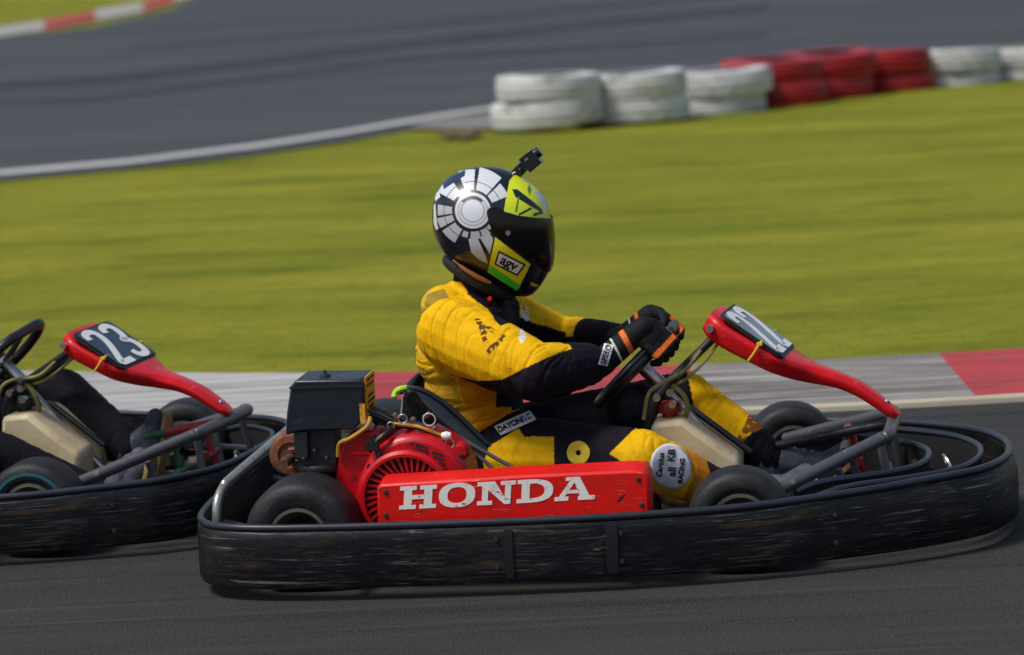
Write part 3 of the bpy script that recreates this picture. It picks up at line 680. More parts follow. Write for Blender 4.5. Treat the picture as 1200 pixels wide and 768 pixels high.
    bm = bmesh.new(); tube(bm, [K(434, 489, AL), K(430, 500, AL - .01), K(412, 513, AL - .01), K(398, 520, AL + .01), K(396, 535, AL + .02)], .0055, False, 8, 5); finish(bm, 'fuel_line', M['hoseY'], eng)
    q = K(340, 532, -.38)
    bm = bmesh.new(); lathe(bm, [(.0001, -.040), (.030, -.040), (.034, -.045), (.050, -.043), (.058, -.034), (.060, .10), (.0001, .10)], (q.x + .006, -.36, q.z), 'y', 36, False); ex_ = finish(bm, 'exhaust_silencer', M['rust'], eng)
    bm = bmesh.new(); tube(bm, [(q.x + .012, -.40, q.z - .004), (q.x - .0, -.44, q.z - .01), (q.x + .0, -.47, q.z - .012)], [.012, .014, .013], False, 14); tube(bm, [(q.x + .005, -.41, q.z + .016), (q.x + .03, -.42, q.z + .02)], .006, False, 8); finish(bm, 'tail_pipe', M['pinkcap'], ex_)
    # ---- rear guard bar
    g0 = K(260, 592, -.52); g1 = K(262, 574, -.52); g2 = K(276, 553, -.45)
    xx = -.70
    bm = bmesh.new(); tube(bm, [(xx, -.56, .10), (xx, -.56, .17), (xx + .002, -.545, .215), (xx + .008, -.50, .240), (xx + .012, -.40, .250), (xx + .012, .40, .250), (xx + .008, .50, .240), (xx, .56, .17), (xx, .56, .10)], .0125, False, 12, 4); finish(bm, 'rear_guard_bar', M['pale_tube'], root)
    bm = bmesh.new(); tube(bm, [(-.66, -.58, .115), (-.50, -.43, .13)], .010); lathe(bm, [(.0001, -.04), (.026, -.04), (.026, .04), (.0001, .04)], (-.585, -.30, .175), 'y', 18, False)
    box(bm, (-.66, -.50, .10), (.07, .07, .05)); tube(bm, [(-.63, -.40, .10), (-.60, -.36, .20), (-.54, -.34, .20)], .006, False, 8)
    finish(bm, 'rear_bracket', M['tube'], root, bevel=.002)
    # ---- red side panel with lettering
    PL = -.690
    prof = KP([(443, 626), (441, 572), (446, 567.5), (560, 561), (600, 558), (740, 551.5), (756, 552), (761, 560), (762, 612)], PL)
    bm = bmesh.new(); n = len(prof)
    rings = []
    for y, sh in ((PL + .004, .004), (PL, .010)): pass
    A = [bm.verts.new((x, PL, z)) for x, z in prof]
    cx_ = sum(p[0] for p in prof) / n
    B = []
    for i, (x, z) in enumerate(prof):
        topside = 1 if 1 <= i <= 6 else 0
        B.append(bm.verts.new((x, PL + .10, z + (.008 if topside else 0))))
    bm.faces.new(A); bm.faces.new(B)
    for i in range(n): bm.faces.new((A[i], A[(i + 1) % n], B[(i + 1) % n], B[i]))
    sp = finish(bm, 'side_panel', M['redpanel'], root, bevel=.013)
    bl = K(467, 597.5, PL); br = K(697, 585, PL); tl = K(470, 570.5, PL)
    polys, Wd = slab_word('HONDA', .04)
    bm = bmesh.new(); sc = (br.x - bl.x) / Wd; sl = (br.z - bl.z) / (br.x - bl.x); hh = (tl.z - bl.z) - sl * (tl.x - bl.x)
    for p in polys:
        P2 = [(bl.x + a * sc + b * .006, bl.z + a * sc * sl + b * hh) for a, b in p]
        f = [bm.verts.new((x, PL - .0012, z)) for x, z in P2]; g = [bm.verts.new((x, PL + .001, z)) for x, z in P2]
        bm.faces.new(f); m_ = len(f)
        for i in range(m_): bm.faces.new((f[i], f[(i + 1) % m_], g[(i + 1) % m_], g[i]))
    finish(bm, 'lettering', M['white'], sp, smooth=False)
    for px_, py_ in ((452, 604), (452, 577), (748, 562), (752, 592)):
        bm = bmesh.new(); q = K(px_, py_, PL); lathe(bm, [(.0001, -.004), (.0045, -.004), (.007, .0), (.007, .002), (.0001, .002)], (q.x, PL, q.z), 'y', 12, False); finish(bm, 'fixing_screw', M['boltm'], sp)
    bm = bmesh.new(); q0 = K(722, 590, PL - .001); q1 = K(733, 578, PL - .001); nn_ = Vector((q1.z - q0.z, 0, q0.x - q1.x)).normalized() * .003
    f = [bm.verts.new(v) for v in (q0, (q0 + q1) / 2 + nn_, q1, (q0 + q1) / 2 - nn_)]; bm.faces.new(f); finish(bm, 'scrape_mark', M['ink'], sp)
    # left-hand pod in the same red
    bm = bmesh.new(); prism(bm, [(-.28, .09), (-.28, .24), (-.24, .26), (.36, .25), (.41, .22), (.41, .09)], .52, .66); finish(bm, 'side_panel', M['redpanel'], root, bevel=.015)

# ------------------------------------------------------------------ person
def capsule(bm, a, b, ra, rb, seg=16, rings=5, sy=1.0):
    a, b = Vector(a), Vector(b); d = (b - a); L = d.length; t = d.normalized() if L > 1e-6 else Vector((0, 0, 1))
    e1 = t.cross(Vector((0, 1, 0))); e1 = e1.normalized() if e1.length > .1 else t.orthogonal().normalized(); e2 = t.cross(e1)
    R_ = []
    for i in range(rings + 1):
        an = -math.pi / 2 + (math.pi / 2) * i / rings; R_.append((a + t * (ra * math.sin(an)), ra * math.cos(an)))
    for i in range(rings + 1):
        an = (math.pi / 2) * i / rings; R_.append((b + t * (rb * math.sin(an)), rb * math.cos(an)))
    V = []
    for c, r in R_:
        r = max(r, 1e-4); V.append([bm.verts.new(c + e1 * (r * math.cos(2 * math.pi * k / seg)) + e2 * (r * sy * math.sin(2 * math.pi * k / seg))) for k in range(seg)])
    for A, B in zip(V, V[1:]):
        for k in range(seg): bm.faces.new((A[k], A[(k + 1) % seg], B[(k + 1) % seg], B[k]))
    bm.faces.new(list(reversed(V[0]))); bm.faces.new(V[-1])
def blob(bm, c, r, rot=None):
    m = Matrix.Translation(Vector(c)) @ (rot.to_4x4() if rot else Matrix()) @ Matrix.Diagonal((r[0], r[1], r[2], 1))
    bmesh.ops.create_uvsphere(bm, u_segments=28, v_segments=18, radius=1, matrix=m)
def fuse(bm, voxel, smooth_it=6, fac=.5):
    """melt overlapping lumps into one continuous skin"""
    me = bpy.data.meshes.new('body'); bm.to_mesh(me); bm.free()
    o = bpy.data.objects.new('body', me); COL.objects.link(o)
    r = o.modifiers.new('r', 'REMESH'); r.mode = 'VOXEL'; r.voxel_size = voxel
    s = o.modifiers.new('s', 'SMOOTH'); s.factor = fac; s.iterations = smooth_it
    dg = bpy.context.evaluated_depsgraph_get(); out = bpy.data.meshes.new_from_object(o.evaluated_get(dg))
    bpy.data.objects.remove(o); bpy.data.meshes.remove(me)
    out.name = 'body'; return out
def seg_t(p, a, b):
    d = b - a; t = max(0, min(1, (p - a).dot(d) / d.dot(d))); return t, (p - (a + d * t)).length

def build_person(root_m, style):
    racer = style == 'racer'
    J = dict(pel=K(592, 532, 0), waist=K(563, 482, 0), chest=K(545, 415, 0), uch=K(552, 378, 0), neck=K(558, 345, 0),
             sh=K(532, 392, -.175), el=K(628, 438, -.30), wr=K(706, 424, -.175), fsh=K(590, 375, .17), fel=K(655, 397, .30), fwr=K(733, 396, .155),
             hip=K(602, 532, -.10), kn=K(752, 537, -.27), an=(K(855, 580, -.14) if racer else K(905, 600, -.14)), fhip=K(602, 518, .1), fkn=K(801, 468, .19), fan=K(903, 537, .11))
    if not racer:
        for kk, s_ in (('wr', -1), ('fwr', 1)):
            o_ = Vector((0, s_, 0)) * math.cos(R(-38)) + Vector((.72, 0, .69)).normalized() * math.sin(R(-38)); J[kk] = K(748, 425, 0) + o_ * .185 - Vector((.69, 0, -.72)).normalized() * .085
    bm = bmesh.new(); rotY = lambda a: Matrix.Rotation(R(a), 3, 'Y')
    blob(bm, J['pel'] + Vector((.0, 0, .01)), (.125, .165, .105))
    blob(bm, J['waist'], (.118, .155, .12), rotY(-15)); blob(bm, (J['waist'] + J['chest']) / 2 + Vector((.0, 0, .0)), (.128, .165, .12))
    blob(bm, J['chest'] + Vector((.005, 0, .005)), (.135, .185, .125)); blob(bm, J['uch'] + Vector((-.005, 0, 0)), (.118, .19, .095))
    capsule(bm, J['sh'] + Vector((-.005, .03, .005)), J['fsh'] + Vector((-.02, -.03, .02)), .085, .08)
    capsule(bm, J['uch'] + Vector((-.01, 0, .04)), J['neck'] + Vector((-.0, 0, .01)), .095, .066); capsule(bm, J['neck'], J['neck'] + Vector((.005, 0, .06)), .066, .062)
    # shoulder bulk behind the collar
    blob(bm, K(528, 362, -.03), (.080, .125, .062), rotY(20))
    capsule(bm, J['sh'], J['sh'].lerp(J['el'], .55), .098, .092); capsule(bm, J['sh'].lerp(J['el'], .55), J['el'], .092, .080); capsule(bm, J['el'], J['wr'].lerp(J['el'], .25), .080, .060); capsule(bm, J['wr'].lerp(J['el'], .25), J['wr'], .060, .036)
    capsule(bm, J['fsh'], J['fel'], .085, .066); capsule(bm, J['fel'], J['fwr'].lerp(J['fel'], .3), .066, .05); capsule(bm, J['fwr'].lerp(J['fel'], .3), J['fwr'], .05, .034)
    capsule(bm, J['hip'], J['kn'].lerp(J['hip'], .35), .105, .086); capsule(bm, J['kn'].lerp(J['hip'], .35), J['kn'], .086, .077)
    capsule(bm, J['kn'], J['an'].lerp(J['kn'], .5), .077, .066); capsule(bm, J['an'].lerp(J['kn'], .5), J['an'], .066, .050)
    capsule(bm, J['fhip'], J['fkn'].lerp(J['fhip'], .35), .10, .082); capsule(bm, J['fkn'].lerp(J['fhip'], .35), J['fkn'], .082, .078)
    capsule(bm, J['fkn'], J['fan'].lerp(J['fkn'], .45), .078, .070); capsule(bm, J['fan'].lerp(J['fkn'], .45), J['fan'], .070, .047)
    me = fuse(bm, .0033 if racer else .006, 10)
    # ---- cloth folds
    bones = [('torso', J['pel'], J['waist']), ('torso', J['waist'], J['chest']), ('torso', J['chest'], J['neck']), ('arm', J['sh'], J['el']), ('fore', J['el'], J['wr']), ('farm', J['fsh'], J['fel']), ('ffore', J['fel'], J['fwr']),
             ('thigh', J['hip'], J['kn']), ('shin', J['kn'], J['an']), ('fthigh', J['fhip'], J['fkn']), ('fshin', J['fkn'], J['fan'])]
    rad = {'torso': .15, 'arm': .095, 'fore': .06, 'farm': .08, 'ffore': .055, 'thigh': .09, 'shin': .066, 'fthigh': .09, 'fshin': .066}
    nv = len(me.vertices); info = []
    offs = []
    for v in me.vertices:
        p = v.co; best = None
        for nm, a, b in bones:
            t, d = seg_t(p, a, b); d2 = d / rad[nm]
            if best is None or d2 < best[0]: best = (d2, nm, t, a, b)
        _, nm, t, a, b = best; ax = (b - a).normalized(); L = (b - a).length
        s = (p - a).dot(ax); q = p - a - ax * s
        # folds run round the limb: quick variation along it, slow around it
        w = noise.noise(Vector((s * 24 + q.z * 9, q.x * 5, q.z * 5 + q.y * 6 + len(nm) * 3.1)))
        w2 = noise.noise(Vector((s * 60 + 9, q.x * 16, q.z * 16 + q.y * 14)))
        soft = noise.noise(Vector((s * 9 + 4, q.x * 7, q.z * 7 + q.y * 5 + len(nm)))); w3 = noise.noise(Vector((s * 41 + q.z * 17 - q.x * 9, q.x * 11, q.y * 13 + len(nm) * 1.7)))
        rid = soft * .9 - .95 * max(0, 1 - abs(w) * 6.5) ** 1.5 - .55 * max(0, 1 - abs(w3) * 8) ** 1.5 + .25 * w
        jt = 1 - min(1, min(t, 1 - t) * L / .10)
        amp = {'torso': .0055, 'arm': .0062, 'fore': .0055, 'farm': .005, 'ffore': .005}.get(nm, .0042) * (.55 + .75 * jt)
        offs.append(rid * amp * .62 + w2 * .0008)
        info.append((nm, t, s, q))
    nr = [v.normal.copy() for v in me.vertices]
    for v, n, o_ in zip(me.vertices, nr, offs): v.co = v.co + n * o_
    # ---- colours of the suit panels
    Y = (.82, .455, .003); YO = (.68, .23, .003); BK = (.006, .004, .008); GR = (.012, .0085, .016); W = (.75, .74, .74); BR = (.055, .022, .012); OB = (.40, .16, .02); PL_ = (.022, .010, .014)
    pg = {k: poly(v) for k, v in dict(
        sleeve_dark=[(664, 411), (640, 420), (610, 434), (588, 445), (560, 447), (534, 441), (540, 470), (575, 505), (660, 500), (740, 480), (740, 395), (700, 398)],
        chest_dark=[(548, 330), (548, 345), (556, 352), (572, 362), (580, 376), (594, 390), (606, 402), (622, 410), (640, 414), (660, 412), (664, 400), (690, 410), (690, 390), (668, 386), (622, 380), (622, 350), (625, 320)],
        collar=[(500, 290), (522, 326), (540, 332), (556, 352), (600, 368), (640, 340), (640, 280)],
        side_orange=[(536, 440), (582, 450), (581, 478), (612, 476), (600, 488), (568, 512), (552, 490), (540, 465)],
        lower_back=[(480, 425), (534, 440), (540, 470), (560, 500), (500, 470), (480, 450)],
        belly_dark=[(582, 450), (581, 478), (612, 476), (600, 488), (568, 512), (576, 522), (606, 504), (640, 500), (700, 500), (720, 460), (720, 430)],
        belt=[(556, 510), (598, 484), (628, 472), (650, 474), (628, 500), (606, 503), (572, 524)],
        hip_yellow=[(574, 522), (582, 515), (600, 500), (607, 502), (614, 512), (649, 512), (650, 560), (560, 560)],
        knee_yellow=[(714, 532), (740, 506), (752, 497), (775, 495), (812, 514), (838, 540), (852, 556), (845, 620), (780, 620), (752, 556)],
        knee_orange=[(800, 520), (822, 524), (838, 542), (852, 556), (845, 620), (790, 620), (800, 585), (812, 560), (808, 540)],
        shin_dark=[(826, 534), (850, 530), (900, 545), (900, 640), (812, 640), (838, 575)],
        f_shin=[(804, 430), (820, 425), (850, 445), (892, 480), (900, 498), (884, 503), (866, 524), (852, 548), (826, 520), (814, 480)],
        f_brown=[(880, 480), (905, 498), (880, 508), (866, 525), (860, 519), (872, 500)],
        mark1=[(556, 373), (562, 373), (566, 380), (577, 384), (582, 391), (580, 392), (572, 387), (569, 393), (573, 402), (566, 401), (562, 388)], mark2=[(570, 411), (576, 403), (583, 400), (590, 391), (593, 396), (586, 403), (579, 410), (573, 416)],
        far_yellow=[(616, 340), (640, 345), (660, 368), (672, 372), (692, 384), (694, 405), (686, 402), (682, 390), (660, 386), (622, 378)],
        logo1=[(608, 359), (617, 357), (620, 370), (621, 382), (617, 380), (611, 370)], logo2=[(609, 388), (612, 384), (617, 396), (611, 403), (607, 398)],
        dull_patch=[(500, 345), (520, 338), (530, 355), (515, 368), (505, 390), (494, 380)]).items()}
    knee_c = K(678, 531, 0)
    cols = []
    for v, (nm, t, s, q) in zip(me.vertices, info):
        p = v.co; f = flat(p); jig = noise.noise(p * 30) * .0015
        f = (f[0] + jig, f[1] + jig); c = BK
        if racer:
            if nm in ('arm', 'fore'):
                c = Y
                if inside(f, pg['sleeve_dark']) or (nm == 'fore' and t > .45): c = GR
                if nm == 'arm' and p.y > -.235 and inside(f, pg['side_orange']) : c = YO
                if nm == 'arm' and p.y > -.235 and inside(f, pg['lower_back']): c = (.50, .26, .010)
                if inside(f, pg['chest_dark']) and not (nm == 'arm' and t > .55): c = GR
                if nm == 'arm' and (inside(f, pg['mark1']) or inside(f, pg['mark2'])) and p.y < -.15 and noise.noise(p * 110) > -.22: c = (.10, .045, .012)
            elif nm in ('farm', 'ffore'):
                c = Y if (inside(f, pg['far_yellow']) or p.z > (J['fsh'].lerp(J['fel'], t) if nm == 'farm' else J['fel'].lerp(J['fwr'], t)).z + .012) and not (nm == 'ffore' and t > .42) else BK
            elif nm == 'torso':
                c = Y
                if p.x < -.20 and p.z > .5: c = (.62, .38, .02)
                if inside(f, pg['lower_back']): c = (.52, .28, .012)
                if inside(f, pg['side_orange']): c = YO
                if inside(f, pg['belly_dark']) or inside(f, pg['chest_dark']): c = BK if f[1] < .45 else GR
                if inside(f, pg['collar']): c = BK
                if inside(f, pg['hip_yellow']) and p.y < 0: c = Y
                if inside(f, pg['belt']): c = BK
                if p.x > .0 and p.z > .35 and not inside(f, pg['chest_dark']) and abs(p.y) < .12: c = GR
                if inside(f, pg['dull_patch']): c = (.34, .22, .03)  # duller brownish yellow area behind the shoulder
            elif nm in ('thigh', 'shin'):
                c = GR if f[1] > .25 or nm == 'thigh' else BK
                if inside(f, pg['hip_yellow']): c = Y
                if inside(f, pg['belt']): c = BK
                if inside(f, pg['knee_yellow']): c = Y
                if inside(f, pg['knee_orange']): 
                    k_ = noise.noise(p * 28) * .5 + .5; c = tuple(YO[i] * (1 - k_) + OB[i] * k_ for i in range(3))
                if inside(f, pg['shin_dark']) or (nm == 'shin' and t > .62): c = PL_
            else:
                c = BK
                if (nm == 'fshin' or t > .9) and (inside(f, pg['f_shin']) or (p.y > .2 and t < .6)): c = Y
                if inside(f, pg['f_brown']) and noise.noise(p * 60) > -.3: c = (.22, .08, .015)
        else:
            c = (.009, .008, .014) if nm in ('thigh', 'shin', 'fthigh', 'fshin') else (.012, .012, .015)
        if racer and p.x > -.08:
            if inside(f, pg['logo1']) and noise.noise(p * 95) < .12: c = W
            if inside(f, pg['logo2']) and noise.noise(p * 120 + Vector((3, 1, 2))) < .15: c = W
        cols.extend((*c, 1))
    at = me.color_attributes.new('Col', 'FLOAT_COLOR', 'POINT'); at.data.foreach_set('color', cols)
    for p in me.polygons: p.use_smooth = True
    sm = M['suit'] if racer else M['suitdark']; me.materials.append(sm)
    body = bpy.data.objects.new('person', me); COL.objects.link(body); body.matrix_world = root_m
    bvh = BVHTree.FromPolygons([v.co.copy() for v in me.vertices], [list(p.vertices) for p in me.polygons])
    # ---- sewn-on patches follow the cloth
    def patch(bm, name, m_, lift=.0025, par=None):
        for v in bm.verts:
            d = (v.co - CL).normalized(); h = bvh.ray_cast(CL + d * 5, d)
            if h[0]: v.co = h[0] - d * (lift + v.co.w if False else lift)
        o_ = finish(bm, name, m_, par or body, angle=80); so = o_.modifiers.new('t', 'SOLIDIFY'); so.thickness = .0015; so.offset = 1
        return o_
    def disc(cpx, cpy, rx, ry, lat, tilt=0, inner=0, rings=8, seg=40):
        bm = bmesh.new(); V = []
        for i in range(rings + 1):
            k = inner + (1 - inner) * i / rings; row = []
            for j in range(seg):
                a = 2 * math.pi * j / seg; u, w_ = rx * k * math.cos(a), ry * k * math.sin(a)
                row.append(bm.verts.new(K(cpx + u * math.cos(tilt) - w_ * math.sin(tilt), cpy + u * math.sin(tilt) + w_ * math.cos(tilt), lat)))
            V.append(row)
        for A, B in zip(V, V[1:]):
            for j in range(seg): bm.faces.new((A[j], A[(j + 1) % seg], B[(j + 1) % seg], B[j]))
        if inner == 0: bmesh.ops.remove_doubles(bm, verts=V[0], dist=1e-5)
        return bm
    def px_text(txt, cx, cy, size, ang, lat=-.25, bold=.0, space=1.0, squash=1.0):
        bm = text_mesh(txt, size, bold, space=space)
        bmesh.ops.subdivide_edges(bm, edges=[e for e in bm.edges if e.calc_length() > size * .25], cuts=1)
        ca, sa = math.cos(R(ang)), math.sin(R(ang))
        for v in bm.verts:
            x, y = v.co.x * squash, v.co.y; v.co = K(cx + x * ca - y * sa * -1 * -1, cy - x * sa - y * ca, lat)
        return bm
    if racer:
        pt = patch(disc(786, 547, 23.5, 27, -.3, R(-18)), 'knee_patch', M['patchwhite'], .0012)
        for txt, cx, cy, sz in (('Carolus', 774, 545, 9), ('KB', 787, 534, 12), ('all', 788, 553, 13), ('RACING', 799, 552, 8)):
            patch(px_text(txt, cx, cy, sz, 84, -.3, .25), 'patch_writing', M['ink'], .0050, pt)
        rg = patch(disc(678, 531, 13.5, 14, -.3, 0, .22), 'thigh_ring_patch', M['patchyellow'])
        bm = bmesh.new(); V = []
        for i in range(13):
            V.append([bm.verts.new(K(579 + i * 3.45 + 1.6 * j, 500 - i * 1.55 + 2.1 * j, -.2)) for j in range(6)])
        for A, B in zip(V, V[1:]):
            for j in range(5): bm.faces.new((A[j], A[j + 1], B[j + 1], B[j]))
        bl_ = patch(bm, 'belt_label', M['patchwhite'], .003)
        patch(px_text('DAYONITE', 602.5, 496, 9.0, 24, -.2, .2, .95, .98), 'label_writing', M['ink'], .0085, bl_)
        bm = bmesh.new(); V = []
        for i in range(9):
            V.append([bm.verts.new(K(690 + i * 2.6, 548.5 - i * .1 + 1.3 * j, -.3)) for j in range(4)])
        for A, B in zip(V, V[1:]):
            for j in range(3): bm.faces.new((A[j], A[j + 1], B[j + 1], B[j]))
        patch(bm, 'thigh_label', M['greylabel'], .003)
    # ---- gloves gripping the wheel
    hub = K(748, 425, 0); T = Vector((.72, 0, .69)).normalized(); Nn = Vector((.69, 0, -.72)).normalized()
    for s, wr in ((-1, J['wr']), (1, J['fwr'])):
        a0 = R(34 if s < 0 else 30) if racer else R(-38)
        Od = Vector((0, s, 0)) * math.cos(a0) + T * math.sin(a0); Td = T * math.cos(a0) - Vector((0, s, 0)) * math.sin(a0)
        Rp = hub + Od * .150
        if not racer: wr = Rp + Od * .035 - Nn * .085
        bm = bmesh.new()
        pal = Rp + Od * .028 - Nn * .030
        m3 = Matrix((Td, Od, Nn)).transposed()
        blob(bm, pal, (.046, .020, .040), m3); blob(bm, pal - Nn * .022 + Od * .002, (.040, .021, .030), m3)
        lens = [.92, 1.0, .98, .82]
        for k in range(4):
            off = Td * (.033 - .0215 * k); l = lens[k]
            p0 = pal + off + Nn * .012 + Od * .004; p1 = Rp + off + Od * .036 + Nn * (.026 * l); p2 = Rp + off + Od * .010 + Nn * (.040 * l); p3 = Rp + off - Od * .018 + Nn * .024
            capsule(bm, p0, p1, .0125, .0118, 10, 3); capsule(bm, p1, p2, .0118, .0108, 10, 3); capsule(bm, p2, p3, .0108, .0095, 10, 3)
        t0 = pal + Td * .030 - Nn * .018; t1 = Rp + Td * .052 - Nn * .030 - Od * .004; t2 = Rp + Td * .050 - Nn * .018 - Od * .026
        capsule(bm, t0, t1, .015, .0125, 10, 3); capsule(bm, t1, t2, .0125, .010, 10, 3)
        capsule(bm, pal - Nn * .03, wr, .030, .036, 16, 4); capsule(bm, wr, wr.lerp(pal, -.22), .038, .040, 16, 4)
        gm = fuse(bm, .0024, 3)
        cl = []
        for v in gm.vertices:
            p = v.co; loc = m3.transposed() @ (p - Rp); u, o_, n_ = loc; c = (.006, .006, .008)
            if racer:
                ax = (pal - wr); tt = (p - wr).dot(ax) / ax.dot(ax)
                if o_ > .030 and .006 < n_ < .020 : c = (.80, .17, .02)
                if abs(u - .047) < .006 and n_ > -.02 and n_ < .03: c = (.80, .17, .02)
                if .50 < tt < .60: c = (.80, .17, .02)
                if .30 < tt < .335: c = (.7, .7, .7)
            cl.extend((*c, 1))
        a_ = gm.color_attributes.new('Col', 'FLOAT_COLOR', 'POINT'); a_.data.foreach_set('color', cl)
        for p in gm.polygons: p.use_smooth = True
        gm.materials.append(M['glove']); go = bpy.data.objects.new('glove', gm); COL.objects.link(go); go.parent = body
        if racer and s < 0:
            gb = BVHTree.FromPolygons([v.co.copy() for v in gm.vertices], [list(p.vertices) for p in gm.polygons]); sv = bvh; 
            bm = bmesh.new(); V = []
            for i in range(9): V.append([bm.verts.new(K(701 + .9 * i + 2.2 * j, 427 - 3.1 * i + .5 * j, -.2)) for j in range(6)])
            for A, B in zip(V, V[1:]):
                for j in range(5): bm.faces.new((A[j], A[j + 1], B[j + 1], B[j]))
            def gp(bm, lift):
                for v in bm.verts:
                    d = (v.co - CL).normalized(); h = gb.ray_cast(CL + d * 5, d); h2 = bvh.ray_cast(CL + d * 5, d)
                    c_ = [x for x in (h, h2) if x[0]]
                    if c_: v.co = min(c_, key=lambda x: x[3])[0] - d * lift
            gp(bm, .003); o1 = finish(bm, 'cuff_label', M['patchwhite'], go, angle=80)
            bm = px_text('SPEED', 710.5, 415.5, 9.5, 73, -.2, .2, 1.0, .95); gp(bm, .0075); finish(bm, 'cuff_writing', M['ink'], o1)
    # ---- shoes
    for s, an, toe in ((-1, J['an'], K(905, 585, -.13)), (1, J['fan'], K(972, 522, .12))):
        fwd = (toe - an); fwd.z = 0; fwd.normalize() if fwd.length > 0 else None
        an = an.copy(); tipd = Vector((.62, 0, .50)).normalized() if s > 0 else Vector((.55, 0, .45)).normalized()
        heel = Vector((an.x + .010, an.y, max(.085, an.z - .075))); ball = heel + Vector((.135, 0, .045)); tip = ball + Vector((.055, 0, .045)); dn = Vector((.31, 0, -.95))
        if not racer: heel = Vector((an.x + (.03 if s > 0 else .055), an.y, .085 if s > 0 else .072)); ball = heel + Vector((.045, 0, .125 if s > 0 else .095)); tip = ball + Vector((.005, 0, .06 if s > 0 else .035)); dn = Vector((.94, 0, -.34))
        bm = bmesh.new(); capsule(bm, an + Vector((-.01, 0, .0)), heel + Vector((0, 0, .01)), .044, .036); capsule(bm, heel, ball, .036, .040, 16, 5); capsule(bm, ball, tip, .040, .026); capsule(bm, an, ball + Vector((-.02, 0, .01)), .040, .034)
        sm_ = fuse(bm, .004, 4); 
        for p in sm_.polygons: p.use_smooth = True
        sm_.materials.append(M['shoe']); sh = bpy.data.objects.new('shoe', sm_); COL.objects.link(sh); sh.parent = body
        bm = bmesh.new()
        dn.normalize(); rr = []
        for q, w_ in ((heel - (ball - heel).normalized() * .034, .024), (heel - (ball - heel).normalized() * .01, .034), (heel.lerp(ball, .5), .032), (ball, .041), (ball.lerp(tip, .7), .038), (tip + (tip - ball).normalized() * .026, .02)):
            o0 = q + dn * .030; rr.append([o0 + Vector((0, -w_, 0)), o0 + Vector((0, w_, 0)), o0 + Vector((0, w_ * 1.02, 0)) + dn * .014, o0 + Vector((0, -w_ * 1.02, 0)) + dn * .014])
        loft(bm, rr); finish(bm, 'sole', M['sole'], sh, bevel=.003)
        bm = bmesh.new()
        for k in range(4):
            c_ = an.lerp(ball, .35 + .16 * k) + Vector((-.01, 0, .035)); tube(bm, [c_ + Vector((-.002, -.028, -.012)), c_ + Vector((.002, 0, .008)), c_ + Vector((.006, .028, -.012))], .003, False, 6, 3)
        finish(bm, 'laces', M['white'] if not racer else M['greylabel'], sh)
    # ---- helmet
    helmet(body, racer)
    return body

